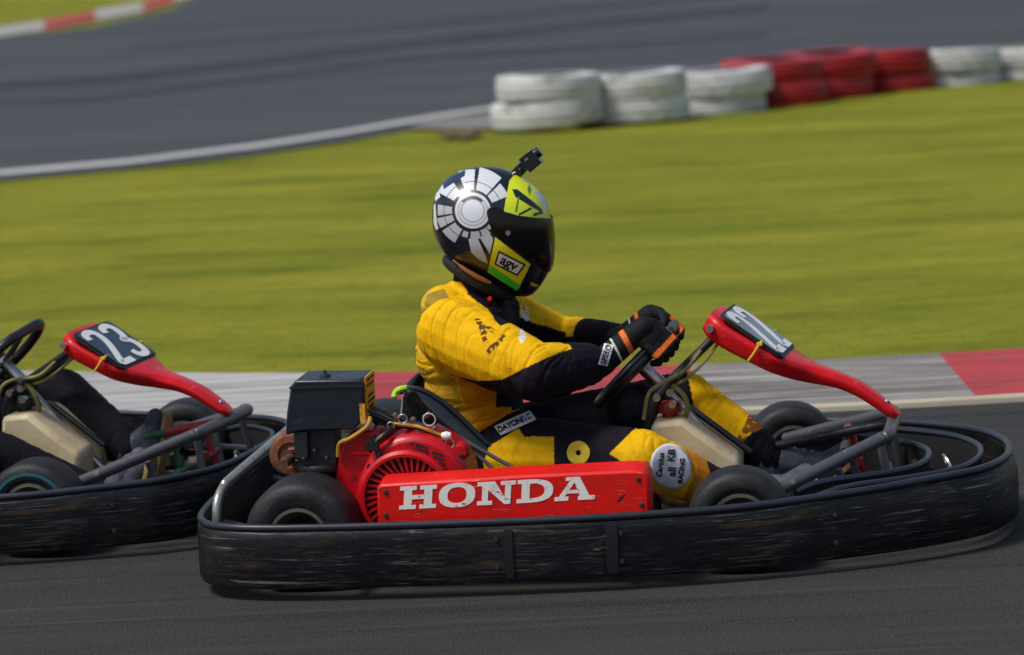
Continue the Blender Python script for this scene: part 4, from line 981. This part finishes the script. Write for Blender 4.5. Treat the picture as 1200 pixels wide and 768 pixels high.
def helmet(body, racer):
    out = [(560, 196), (576, 196), (592, 199), (606, 205), (618, 212), (630, 223), (640, 238), (645, 255), (647.5, 272), (648, 292), (647, 308), (643, 320), (636, 331), (629, 342), (620, 348), (606, 347), (590, 341), (572, 333), (552, 322), (536, 311), (524, 300), (515, 286), (509, 270), (507.5, 252), (509, 235), (515, 219), (525, 208), (541, 200)]
    c = K(578, 268, 0); pts = [K(a, b, 0) for a, b in out]; pol = sorted([(math.atan2(p.z - c.z, p.x - c.x), math.hypot(p.z - c.z, p.x - c.x)) for p in pts])
    an = np.array([p[0] for p in pol]); rd = np.array([p[1] for p in pol])
    an3 = np.concatenate([an - 2 * math.pi, an, an + 2 * math.pi]); rd3 = np.concatenate([rd] * 3)
    def rfun(a):
        s = 0; w = 0
        for k in range(-3, 4):
            g = math.exp(-k * k / 5); s += g * float(np.interp(a + k * .045, an3, rd3)); w += g
        return s / w
    NA, NL = (640, 280) if racer else (96, 48)
    rr = [rfun(2 * math.pi * i / NA - math.pi) for i in range(NA)]
    W = .128
    verts = []; faces = []
    for j in range(NL + 1):
        sg = -1 if j < NL / 2 else 1; st_ = (2 * j / NL) if sg < 0 else 2 - 2 * j / NL
        cl = max(1e-5, math.sin(st_ * math.pi / 2)); y = sg * W * max(0, 1 - cl ** 2.5) ** .46
        for i in range(NA):
            a = 2 * math.pi * i / NA - math.pi; x_, z_ = math.cos(a), math.sin(a)
            # narrower towards the chin and the crown
            zz = rr[i] * cl * z_; k = 1 - .20 * sstep(-.03, -.15, zz) - .10 * sstep(.06, .16, zz)
            verts.append(Vector((c.x + rr[i] * cl * x_, y * k, c.z + zz)))
    for j in range(NL):
        for i in range(NA):
            i2 = (i + 1) % NA; faces.append((j * NA + i, j * NA + i2, (j + 1) * NA + i2, (j + 1) * NA + i))
    visor_pg = poly([(570.5, 249), (573, 244.5), (580, 243.5), (592, 249), (606, 253), (628, 256), (660, 257), (660, 311), (641, 318), (630, 311), (616, 301), (600, 290), (587, 281), (578, 272), (573, 262)])
    P = {k: poly(v) for k, v in dict(
        yel=[(597, 212), (600, 208), (606, 203), (612, 200), (635, 215), (655, 262), (615, 257), (590, 250), (593, 232)],
        yblack=[(600, 222), (606, 222), (622, 234), (636, 246), (634, 249), (620, 241), (604, 231)],
        line1=[(607, 230), (609, 231), (606, 249), (603.5, 248)], line2=[(622, 243), (624, 245), (609, 253), (607, 251)], line3=[(636, 247), (637, 250), (626, 254), (624, 251)], line4=[(618, 222), (620, 216), (623, 222), (621, 230)],
        pale=[(627, 225), (632, 224), (644, 240), (645, 247), (638, 243)],
        chin=[(580.5, 278), (622, 310), (606, 341.5), (571.5, 319)], chingreen=[(571.5, 318), (573, 309), (609, 334), (606, 342)],
        spike=[(549, 280), (560, 280), (569, 300), (571.5, 309), (562, 305), (552, 296)], spike2=[(562, 278), (573, 273), (578, 280), (574, 298)],
        chin2=[(622, 331), (631, 334), (628, 337), (622, 334)], back1=[(509, 228), (514, 224), (516, 231), (510, 236)], back2=[(508, 241), (510, 238), (512, 262), (514, 268), (511, 270), (508, 262)],
        hi=[(518, 212), (545, 199), (545, 206), (520, 222)]).items()}
    rc = K(554, 247, 0); PXM = 445.0
    tiles = [(46, 78, 24.5, 52), (84, 108, 24.5, 49), (122, 150, 24.5, 47), (20, 42, 24.5, 46), (168, 186, 24.5, 42), (190, 206, 24.5, 44), (211, 238, 25.5, 44), (243, 256, 26, 33), (262, 284, 25, 34), (288, 306, 25, 34), (308, 330, 25, 30)]
    def hc(p):
        if not racer: return (.02, .02, .03)
        yy = -abs(p.y); f = flat((p.x, yy, p.z)); c_ = (.006, .008, .018)
        if inside(f, P['yel']):
            c_ = (.72, .80, .02)
            if inside(f, P['pale']): c_ = (.45, .60, .75)
            if inside(f, P['yblack']) or inside(f, P['line2']) or inside(f, P['line3']): c_ = (.008, .02, .02)
            if inside(f, P['line1']) or inside(f, P['line4']): c_ = (.10, .22, .04)
            return c_
        if inside(f, P['chin']):
            return (.06, .62, .03) if inside(f, P['chingreen']) else (.80, .74, .02)
        if inside(f, P['chin2']): return (.6, .55, .03)
        if inside(f, P['back1']) or inside(f, P['back2']): return (.75, .75, .75)
        if inside(f, P['hi']): return (.015, .03, .08)
        dx, dz = (f[0] - rc.x) * PXM, (f[1] - rc.z) * PXM; r = math.hypot(dx, dz); a = math.degrees(math.atan2(dz, dx)) % 360
        WH = (.66, .68, .72)
        if r < 12.8: return (.72, .75, .80)
        if r < 14.0: return (.30, .32, .35)
        if r < 17.2: return (.035, .04, .055) if 42 < a < 138 else (WH if a < 320 and a > 200 else (.6, .62, .65))
        if r < 18.0: return (.25, .27, .3)
        if r < 21.3: return WH
        if r < 24.8: return c_
        for a0, a1, r0, r1 in tiles:
            if a0 < a < a1 and r0 < r < r1:
                if 34.0 < r < 34.9: return (.08, .09, .12)
                g = .80 if a0 < 160 else .55  # lower tiles and spikes greyer: shading put into the paint colour
                return (WH[0] * g / .8, WH[1] * g / .8, WH[2] * g / .8)
        if inside(f, P['spike']) or inside(f, P['spike2']): return (.50, .51, .54)
        if 34 < r < 36 and 205 < a < 300: return (.02, .02, .03)
        return c_
    me = bpy.data.meshes.new('helmet'); me.from_pydata([tuple(v) for v in verts], [], faces); me.validate(); me.update()
    cl = []
    for v in verts: cl.extend((*hc(v), 1))
    at = me.color_attributes.new('Col', 'FLOAT_COLOR', 'POINT'); at.data.foreach_set('color', cl)
    for p in me.polygons: p.use_smooth = True
    me.materials.append(M['helmet']); ho = bpy.data.objects.new('helmet', me); COL.objects.link(ho); ho.parent = body
    # visor: its own shell just outside
    vm = bmesh.new(); used = {}
    for fc in faces:
        m_ = (verts[fc[0]] + verts[fc[2]]) / 2; f = flat((m_.x, -abs(m_.y), m_.z))
        if m_.x > c.x - .03 and inside(f, visor_pg):
            vv = []
            for i in fc:
                if i not in used:
                    d = Vector((verts[i].x - c.x, verts[i].y * 1.2, (verts[i].z - c.z))).normalized(); used[i] = vm.verts.new(verts[i] + d * .0045)
                vv.append(used[i])
            try: vm.faces.new(vv)
            except Exception: pass
    bmesh.ops.remove_doubles(vm, verts=vm.verts[:], dist=1e-6)
    vo = finish(vm, 'visor', M['visor'], ho, angle=80); so = vo.modifiers.new('t', 'SOLIDIFY'); so.thickness = .003; so.offset = -1
    hb = BVHTree.FromPolygons([v.copy() for v in verts], faces)
    def onto(bm, lift):
        for v in bm.verts:
            d = (v.co - CL).normalized(); h = hb.ray_cast(CL + d * 5, d)
            if h[0]: v.co = h[0] - d * lift
    if racer:
        def rr_px(cx, cy, w, h, r, ang, n=10):
            bm = bmesh.new(); V = []
            for i in range(n + 1):
                row = []
                for j in range(7):
                    u = -1 + 2 * i / n; v = -1 + 2 * j / 6; x = u * w * (1 - .08 * v); y = v * h
                    row.append(bm.verts.new(K(cx + x * math.cos(ang) - y * math.sin(ang), cy + x * math.sin(ang) + y * math.cos(ang), -.1)))
                V.append(row)
            for A, B in zip(V, V[1:]):
                for j in range(6): bm.faces.new((A[j], A[j + 1], B[j + 1], B[j]))
            return bm
        bm = rr_px(596.5, 309.5, 16.6, 8.4, 2, R(27)); onto(bm, .0012); o1 = finish(bm, 'logo_border', M['ink'], ho, angle=80)
        bm = rr_px(596.5, 309.5, 14.6, 6.4, 2, R(27)); onto(bm, .0022); o2 = finish(bm, 'logo_sticker', M['whitegl'], ho, angle=80)
        bm = text_mesh('agv', 16.0, .45, space=1.0)
        for v in bm.verts:
            x, y = v.co.x, v.co.y; x += y * .1; v.co = K(596.5 + x * math.cos(R(27)) + y * math.sin(R(27)), 309.0 + x * math.sin(R(27)) - y * math.cos(R(27)), -.1)
        onto(bm, .0032); finish(bm, 'logo_writing', M['ink'], o2)
        bm = bmesh.new(); d = K(596, 273, -.11); h = hb.ray_cast(CL + (d - CL).normalized() * 5, (d - CL).normalized()); q = h[0]
        lathe(bm, [(.0001, -.012), (.006, -.012), (.008, -.006), (.008, .002), (.0001, .002)], q, 'y', 16, False); finish(bm, 'visor_pivot', M['chrome'], vo)
        # small action camera on its mount
        cam_o = bpy.data.objects.new('action_camera', None); COL.objects.link(cam_o); cam_o.parent = ho
        q0 = K(601, 208, 0); q1 = K(611, 199, 0); q2 = K(621, 189, 0); ax = Matrix.Rotation(R(-38), 3, 'Y')
        bm = bmesh.new(); box(bm, q0 + Vector((-.004, 0, .0)), (.052, .045, .016), Matrix.Rotation(R(22), 3, 'Y'))
        box(bm, (q0 + q1) / 2 + Vector((.0, 0, .002)), (.026, .026, .036), Matrix.Rotation(R(40), 3, 'Y')); box(bm, q1 + Vector((.002, 0, .004)), (.028, .030, .034), Matrix.Rotation(R(45), 3, 'Y'))
        box(bm, q2 + Vector((.004, 0, .002)), (.042, .056, .046), ax); lathe(bm, [(.0001, -.012), (.014, -.012), (.014, .012), (.0001, .012)], q2 + ax @ Vector((.020, .010, .005)) + Vector((.004, 0, .002)), ax @ Vector((1, 0, 0)), 20, False)
        lathe(bm, [(.0001, -.030), (.006, -.030), (.006, .030), (.0001, .030)], q1, 'y', 10, False)
        co = finish(bm, 'action_camera', M['camera'], ho, bevel=.003); bpy.data.objects.remove(cam_o)
        bm = bmesh.new(); box(bm, q2 + ax @ Vector((-.004, -.0262, .010)) + Vector((.004, 0, .002)), (.010, .008, .006), ax); tube(bm, [q0 + Vector((.0, -.012, .01)), q1 + Vector((-.006, -.013, .0)), q1 + Vector((.008, -.013, .014))], .002, False, 6); finish(bm, 'camera_clip', M['chrome'], ho)
        # collar / neck roll
        bm = bmesh.new()
        q = K(560, 334, 0); ring = []
        for k in range(32):
            a = 2 * math.pi * k / 32; ring.append(Vector((q.x + .004 + .078 * math.cos(a), .070 * math.sin(a), q.z + .022 - .048 * math.cos(a))))
        tube(bm, ring, .018, True, 12); finish(bm, 'neck_roll', M['neckroll'], body)
        bm = bmesh.new(); pts = [K(531, 305, -.075), K(545, 316, -.088), (K(560, 325, -.09)), K(575, 332, -.085)]
        tube(bm, pts, [.003, .006, .007, .005], False, 8, 4); finish(bm, 'chin_strap', M['strap'], body)
        bm = bmesh.new(); lathe(bm, [(.0001, -.004), (.006, -.004), (.006, .004), (.0001, .004)], K(574, 350, -.12), 'y', 10, False); finish(bm, 'collar_badge', M['redpanel'], body)

M['suit'] = mat('racing_suit_cloth', (1, 1, 1), .72, 0, .30, 22, attr='Col', bump=.35, bscale=260, sheen=.0, thresh=(.45, .8), spec=.12)
M['suitdark'] = mat('dark_trouser_cloth', (1, 1, 1), .85, 0, .35, 16, attr='Col', bump=.4, bscale=220, spec=.2)
M['glove'] = mat('glove_fabric', (1, 1, 1), .7, 0, .25, 40, attr='Col', bump=.3, bscale=300, spec=.25)
M['shoe'] = mat('blue_grey_shoe_fabric', (.085, .095, .13), .75, 0, .0, 40, vcol=(.03, .03, .04), bump=.4, bscale=150)
M['sole'] = mat('tan_shoe_sole', (.42, .26, .11), .7, 0, .4, 40)
M['helmet'] = mat('glossy_helmet_shell', (1, 1, 1), .26, 0, .06, 14, attr='Col', coat=.25)
M['visor'] = mat('dark_tinted_visor', (.006, .003, .003), .14, 0, coat=.0, spec=.35)
M['patchwhite'] = mat('white_patch_cloth', (.78, .76, .80), .7, 0, .0, 60, vcol=(.62, .58, .62))
M['patchyellow'] = mat('yellow_patch_cloth', (.78, .56, .02), .7, 0, .15, 60)
M['greylabel'] = mat('grey_label', (.28, .27, .28), .6, 0, .4, 160)
M['camera'] = mat('camera_body', (.010, .012, .020), .3, 0, .3, 40, coat=.3)
M['neckroll'] = mat('black_neck_cloth', (.010, .008, .012), .8, 0, .3, 30, bump=.3)
M['strap'] = mat('orange_strap', (.30, .10, .012), .6, 0, .3, 30)

# ------------------------------------------------------------------ the two karts and their drivers
k22 = empty('racing_kart', M22, label='red racing kart with number 22 panel and HONDA side panel, driven by yellow-suited driver', category='kart', group='racing karts')
k22['label'] = 'red and black racing kart with number 22 on its panel, nearest the camera'
build_kart(k22, '22')
M23 = Matrix.Translation((-1.785, .77, 0)) @ Matrix.Rotation(R(-14), 4, 'Z')
k23 = empty('racing_kart', M23, label='racing kart with number 23 on a navy plate, cut off by the left edge', category='kart', group='racing karts')
build_kart(k23, '23')
d1 = build_person(M22, 'racer')
d1['label'] = 'driver in yellow and black racing suit and white-tiled black helmet with neon visor edge'; d1['category'] = 'person'
d2 = build_person(M23, 'plain')
d2['label'] = 'driver in dark trousers and blue-grey shoes seated in the number 23 kart'; d2['category'] = 'person'

# ------------------------------------------------------------------ the setting
def kerb_far(x):
    d = abs(x - 1.2); return 2.87 + (.075 * d * d if d < 3 else .675 + .45 * (d - 3))
def nodes_mat(name):
    m = bpy.data.materials.new(name); m.use_nodes = True; return m, m.node_tree.nodes, m.node_tree.links, m.node_tree.nodes['Principled BSDF']
def layered(name, base, layers, rough=.9, bumps=(), spec=.3):
    """layers: (mapping scale, noise scale, detail, lo, hi, colour, rotz)"""
    m, N, L, b = nodes_mat(name); tc = N.new('ShaderNodeTexCoord'); b.inputs['Roughness'].default_value = rough; b.inputs['Specular IOR Level'].default_value = spec
    src = None
    for sc, ns, de, lo, hi, col, rz in layers:
        mp = N.new('ShaderNodeMapping'); mp.inputs['Scale'].default_value = sc; mp.inputs['Rotation'].default_value = (0, 0, rz); L.new(tc.outputs['Object'], mp.inputs[0])
        n = N.new('ShaderNodeTexNoise'); n.inputs['Scale'].default_value = ns; n.inputs['Detail'].default_value = de; n.inputs['Roughness'].default_value = .6; L.new(mp.outputs[0], n.inputs[0])
        r = N.new('ShaderNodeMapRange'); r.inputs[1].default_value = lo; r.inputs[2].default_value = hi; L.new(n.outputs[0], r.inputs[0])
        mx = N.new('ShaderNodeMix'); mx.data_type = 'RGBA'; L.new(r.outputs[0], mx.inputs[0])
        if src: L.new(src, mx.inputs[6])
        else: mx.inputs[6].default_value = (*base, 1)
        mx.inputs[7].default_value = (*col, 1); src = mx.outputs[2]
    L.new(src, b.inputs['Base Color'])
    prev = None
    for sc, st, di in bumps:
        n = N.new('ShaderNodeTexNoise'); n.inputs['Scale'].default_value = sc; n.inputs['Detail'].default_value = 4; L.new(tc.outputs['Object'], n.inputs[0])
        bp = N.new('ShaderNodeBump'); bp.inputs['Strength'].default_value = st; bp.inputs['Distance'].default_value = di; L.new(n.outputs[0], bp.inputs['Height'])
        if prev: L.new(prev, bp.inputs['Normal'])
        prev = bp.outputs[0]
    if prev: L.new(prev, b.inputs['Normal'])
    return m
M['asphalt'] = layered('track_asphalt', (.026, .025, .025), [((.25, 3.0, 1), 2.0, 6, .4, .7, (.038, .035, .033), .10), ((.12, 5.0, 1), 3.0, 6, .5, .66, (.012, .012, .013), .12), ((.2, 8.0, 1), 3.0, 6, .56, .7, (.060, .055, .050), .08), ((.5, 12, 1), 4.0, 7, .60, .68, (.010, .010, .011), .10), ((1, 1, 1), 150, 3, .50, .68, (.075, .072, .068), 0), ((1, 1, 1), 260, 2, .52, .7, (.008, .008, .008), 0)], .85, ((240, .6, .003), (30, .2, .004)))
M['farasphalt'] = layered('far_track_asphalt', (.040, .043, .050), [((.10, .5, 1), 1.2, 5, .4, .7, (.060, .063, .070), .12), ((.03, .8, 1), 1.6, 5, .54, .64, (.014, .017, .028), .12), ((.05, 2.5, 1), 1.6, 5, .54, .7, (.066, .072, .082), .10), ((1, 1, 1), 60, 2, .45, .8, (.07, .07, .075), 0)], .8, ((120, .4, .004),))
M['grass'] = layered('mown_grass', (.150, .180, .015), [((.35, 1.2, 1), .9, 6, .36, .66, (.290, .280, .028), .06), ((.45, 1.5, 1), 1.2, 7, .52, .70, (.090, .120, .008), .05), ((.25, 2.2, 1), 4, 8, .48, .78, (.29, .24, .03), .02), ((.3, 3, 1), 5, 8, .52, .76, (.115, .135, .010), .05), ((.6, 2, 1), 14, 6, .50, .80, (.07, .09, .005), .03), ((1, 1, 1), 60, 3, .5, .8, (.08, .09, .004), 0)], .95, ((60, .8, .02), (9, .4, .03)), .1)
M['kwhite'] = layered('worn_white_kerb_paint', (.44, .43, .42), [((.4, 5, 1), 3.0, 7, .44, .62, (.28, .265, .25), .05), ((.3, 10, 1), 4, 7, .54, .66, (.15, .14, .13), -.03), ((2, 2, 1), 12, 4, .62, .75, (.34, .30, .26), 0), ((.15, 5, 1), 5, 6, .60, .68, (.05, .05, .05), .08)], .7, ((60, .4, .004),))
M['kgrey'] = layered('bare_concrete_kerb', (.22, .205, .19), [((.35, 4, 1), 2.4, 7, .42, .60, (.13, .115, .10), .05), ((.3, 9, 1), 4, 7, .50, .64, (.42, .40, .38), -.03), ((.4, 14, 1), 4, 6, .54, .64, (.08, .072, .065), .04), ((.15, 5, 1), 5, 6, .58, .66, (.03, .03, .03), .08)], .75, ((60, .4, .004),))
M['kred'] = layered('worn_red_kerb_paint', (.44, .045, .05), [((.5, 5, 1), 3.0, 6, .46, .64, (.28, .03, .035), .05), ((.3, 9, 1), 4, 7, .54, .68, (.20, .09, .08), -.03), ((.4, 12, 1), 4, 7, .58, .66, (.09, .05, .045), .03), ((.15, 5, 1), 5, 6, .59, .67, (.04, .025, .025), .08)], .65, ((60, .4, .004),))
M['kline'] = layered('cream_edge_line', (.50, .44, .34), [((.5, 5, 1), 4.0, 6, .45, .7, (.32, .27, .2), .05)], .7, ((60, .3, .003),))
M['wline'] = layered('white_track_line', (.46, .46, .44), [((.5, 2, 1), 3.0, 5, .45, .7, (.30, .30, .30), .05)], .7, ((60, .3, .003),))

def sheet(name, pts, z, m, kind='structure'):
    bm = bmesh.new(); bm.faces.new([bm.verts.new((x, y, z)) for x, y in pts]); o = finish(bm, name, m, None, smooth=False); o['kind'] = kind
    return o
def strip(name, a, b, z0, z1, m, solid=True):
    """ribbon between two polylines a (near) and b (far)"""
    bm = bmesh.new(); A = [bm.verts.new((x, y, z0)) for x, y in a]; B = [bm.verts.new((x, y, z1)) for x, y in b]
    for i in range(len(a) - 1): bm.faces.new((A[i], A[i + 1], B[i + 1], B[i]))
    if solid:
        A2 = [bm.verts.new((x, y - .004, -.02)) for x, y in a]; B2 = [bm.verts.new((x, y + .004, -.02)) for x, y in b]
        for i in range(len(a) - 1): bm.faces.new((A2[i], A2[i + 1], A[i + 1], A[i])); bm.faces.new((B[i], B[i + 1], B2[i + 1], B2[i]))
    o = finish(bm, name, m, None, smooth=False); o['kind'] = 'structure'; return o
bm = bmesh.new(); bmesh.ops.create_grid(bm, x_segments=1, y_segments=1, size=400); g = finish(bm, 'grass_field', M['grass'], None, smooth=False); g['kind'] = 'structure'; g.location = (0, 0, -.012)
# near track
xs = [-60, -30, -16] + [x * .5 for x in range(-16, 17)] + [16, 30, 60]
strip('racing_track', [(x, -40) for x in xs], [(x, kerb_far(x) - .95) for x in xs], 0, 0, M['asphalt'], False)
# kerb, one block after another
kx = [-6.6, -5.4, -4.2, -3.1, -2.02, -.72, .62, 1.79, 2.95, 4.1, 5.3, 6.5]
G_ = [G(a, 460) for a in (382, 800, 1093)]
kx = [-7.2, -6.0, -4.8, -3.5, -2.3, -2.28 + 0, 0, 0, 0]
kx = [-6.5, -5.2, -3.9, -2.55, -.72, .62, 1.50, 2.7, 3.9, 5.1, 6.3]
kc = ['kred', 'kwhite', 'kred', 'kwhite', 'kred', 'kgrey', 'kred', 'kwhite', 'kred', 'kwhite']
for i, c in enumerate(kc):
    xa = [kx[i] + (kx[i + 1] - kx[i]) * j / 8 for j in range(9)]
    strip('kerb', [(x, kerb_far(x) - 1.0) for x in xa], [(x, kerb_far(x) - .10) for x in xa], .012, .034, M[c])
xa = [x * .25 for x in range(-26, 26)]
strip('edge_line', [(x, kerb_far(x) - 1.035) for x in xa], [(x, kerb_far(x) - .975) for x in xa], .016, .018, M['kline'])
# far track
e = [G(-260, 222), G(0, 211), G(150, 198), G(300, 181), G(400, 166), G(500, 148), G(590, 131), G(720, 116), G(890, 92), G(1085, 66), G(1400, 20)]
e = [(q.x, q.y) for q in e]
e = [(-60, e[0][1] - 6), (-12, e[0][1] - 1.5)] + e
far = [(x * 4 - 30, y + 90 + 30) for x, y in e]
bm = bmesh.new(); A = [bm.verts.new((x, y, 0)) for x, y in e]; top = [bm.verts.new((-60, 44, 0)), bm.verts.new((-8, 44, 0))]
farL = [G(-300, 82), G(0, 44), G(60, 38), G(110, 31), G(160, 20), G(200, 10), G(225, -2), G(260, -20)]
farL = [(-120, farL[0].y - 10)] + [(q.x, q.y) for q in farL]
bm.free()
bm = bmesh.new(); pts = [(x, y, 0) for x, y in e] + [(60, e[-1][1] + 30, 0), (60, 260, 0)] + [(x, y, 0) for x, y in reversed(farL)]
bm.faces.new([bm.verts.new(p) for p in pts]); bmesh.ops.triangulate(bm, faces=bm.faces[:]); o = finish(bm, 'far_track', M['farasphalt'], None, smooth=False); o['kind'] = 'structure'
l0 = [G(-260, 217), G(0, 206), G(150, 192.5), G(300, 174), G(400, 158.5), G(500, 141), G(590, 127)]
l1 = [G(-260, 211), G(0, 200.5), G(150, 187.5), G(300, 169), G(400, 154), G(500, 136.5), G(590, 123.5)]
strip('track_line', [(q.x, q.y) for q in l0], [(q.x, q.y) for q in l1], .006, .006, M['wline'], False)
M['rubber'] = layered('rubbered_line', (.012, .013, .016), [((.1, 3, 1), 2, 6, .42, .62, (.034, .036, .042), .1), ((.3, 8, 1), 3, 6, .50, .62, (.040, .043, .050), .1)], .8)
for a_, w_ in (([(-300, 104), (0, 100), (130, 92), (250, 78), (400, 60), (560, 42), (760, 22), (900, 8)], 5.5), ([(-200, 122), (100, 118), (300, 92), (470, 70), (640, 58), (900, 40)], 3.0), ([(150, 58), (420, 36), (700, 8), (900, -10)], 3.0)):
    n_ = len(a_); near_ = [G(x, y + w_ * math.sin(math.pi * (.12 + .8 * i / n_))) for i, (x, y) in enumerate(a_)]; far_ = [G(x, y - w_ * .5) for x, y in a_]
    strip('skid_mark', [(q.x, q.y) for q in near_], [(q.x, q.y) for q in far_], .005, .005, M['rubber'], False)
# pale concrete apron where the line meets the tyres
ap = [G(478, 152), G(600, 152), G(600, 132), G(540, 138), G(500, 143)]; o = sheet('concrete_apron', [(q.x, q.y) for q in ap], .010, M['kgrey'])
ap = [G(538 + 24 * math.cos(R(15 * k)) * (1 + .25 * math.sin(k * 2.3)), 158 + 5 * math.sin(R(15 * k)) * (1 + .3 * math.sin(k * 1.7))) for k in range(24)]; o = sheet('bare_soil_patch', [(q.x, q.y) for q in ap], .014, layered('bare_soil', (.12, .07, .04), [((1, 1, 1), 3, 4, .4, .7, (.10, .10, .02), 0)], .95))
# far kerb, red and white blocks
fk = [(-20, 47), (52, 36), (112, 24), (168, 14), (205, 2), (250, -12)]; fw = 8
for i, ((x0, y0), (x1, y1)) in enumerate(zip(fk, fk[1:])):
    a0, a1, b0, b1 = G(x0, y0), G(x1, y1), G(x0, y0 - 9), G(x1, y1 - 8)
    strip('far_kerb', [(a0.x, a0.y), (a1.x, a1.y)], [(b0.x, b0.y), (b1.x, b1.y)], .02, .05, M['kwhite'] if i % 2 == 0 else M['kred'])

# ------------------------------------------------------------------ tyre barrier
M['tw'] = mat('white_painted_rubber', (.66, .66, .66), .55, 0, .0, 5, vcol=(.36, .36, .37), thresh=(.45, .8), bump=.4, bscale=40)
wear(M['tw'], [((1, 1, 3), 3, .56, .66, (.16, .15, .14), 0), ((2, 2, 2), 6, .63, .67, (.03, .03, .03), 0)])
M['tr'] = mat('red_painted_rubber', (.40, .012, .016), .5, 0, .0, 5, vcol=(.24, .010, .012), thresh=(.45, .8), bump=.4, bscale=40)
wear(M['tr'], [((1, 1, 3), 3, .56, .68, (.12, .01, .01), 0), ((2, 2, 2), 6, .63, .67, (.03, .02, .02), 0)])
spots = [(.36, 15.35, .406), (1.02, 15.72, .37), (1.72, 16.45, .31), (2.16, 16.98, .348), (2.68, 17.55, .35), (3.20, 18.101, .318), (3.84, 18.52, .272), (4.50, 18.96, .24)]
names = ['leftmost', 'second', 'third', 'fourth', 'fifth', 'sixth', 'seventh', 'rightmost']
rn = random.Random(3)
for i, (x, y, zt) in enumerate(spots):
    colr = 'white' if i < 3 or i > 5 else 'red'
    for lv in (1, 0):
        bm = bmesh.new(); h = .094; r = .395 + rn.uniform(-.012, .012)
        prof = [(r * .50, -h * .9), (r * .62, -h), (r * .90, -h), (r * .975, -h * .93), (r * .995, -h * .75), (r, -h * .52), (r * .96, -h * .44), (r * 1.0, -h * .36), (r * 1.01, -h * .12), (r * .965, -h * .04), (r * 1.01, h * .05), (r * 1.0, h * .34), (r * .96, h * .42), (r, h * .50), (r * .995, h * .75), (r * .975, h * .93), (r * .90, h), (r * .62, h), (r * .50, h * .9), (r * .56, 0)]
        lathe(bm, prof, (0, 0, 0), 'z', 40)
        o = finish(bm, 'barrier_tyre', [M['tw'] if colr == 'white' else M['tr'], M['tyre']], None, angle=50)
        for p_ in o.data.polygons:
            if math.hypot(p_.center.x, p_.center.y) < r * .575: p_.material_index = 1
        z = zt - h - (0 if lv else .19)
        o.location = (x + (0 if lv else .05 * rn.uniform(-1, 1)), y + (0 if lv else .02), z); o.rotation_euler = (rn.uniform(-.05, .05), rn.uniform(-.05, .05), rn.uniform(0, 6)); o.scale = (rn.uniform(.97, 1.05), rn.uniform(.97, 1.03), rn.uniform(.96, 1.04))
        where = 'on top of' if lv else 'at the bottom of'
        o['label'] = f'{colr} painted tyre {where} the {names[i]} stack' + (' from the left of the barrier' if 0 < i < 7 else ' of the barrier')
        o['category'] = 'tyre'; o['group'] = 'painted tyres stacked as a barrier on the grass edge'

# ------------------------------------------------------------------ light, sky, camera
w = bpy.data.worlds.new('World'); S.world = w; w.use_nodes = True; N = w.node_tree.nodes; L = w.node_tree.links
sky = N.new('ShaderNodeTexSky'); sky.sky_type = 'NISHITA'; sky.sun_disc = False
SUN_EL, SUN_AZ = R(58), R(243)     # azimuth clockwise from +Y
sky.sun_elevation = SUN_EL; sky.sun_rotation = SUN_AZ; sky.air_density = 1.3; sky.dust_density = 2.5; sky.ozone_density = 1.0
L.new(sky.outputs[0], N['Background'].inputs[0]); N['Background'].inputs[1].default_value = .085
sl = bpy.data.lights.new('sun', 'SUN'); sl.energy = 2.3; sl.angle = R(16); sl.color = (1, .95, .88)
so = bpy.data.objects.new('sun', sl); COL.objects.link(so)
dv = Vector((math.sin(SUN_AZ) * math.cos(SUN_EL), math.cos(SUN_AZ) * math.cos(SUN_EL), math.sin(SUN_EL)))
so.rotation_euler = dv.to_track_quat('Z', 'Y').to_euler(); so.location = dv * 20

cd = bpy.data.cameras.new('camera'); cam = bpy.data.objects.new('camera', cd); COL.objects.link(cam); S.camera = cam
cam.matrix_world = Matrix.Translation(CP) @ Matrix((CR, CU, -_f)).transposed().to_4x4()
cd.sensor_width = 36; cd.sensor_fit = 'HORIZONTAL'; cd.lens = 36 * F_PX / 1200; cd.clip_end = 1000; cd.clip_start = .1
cd.dof.use_dof = True; cd.dof.focus_distance = 8.05; cd.dof.aperture_fstop = 3.2
S.view_settings.view_transform = 'Standard'; S.view_settings.look = 'None'; S.view_settings.gamma = 1; S.view_settings.exposure = .28
S.render.resolution_x = 1024; S.render.resolution_y = 655
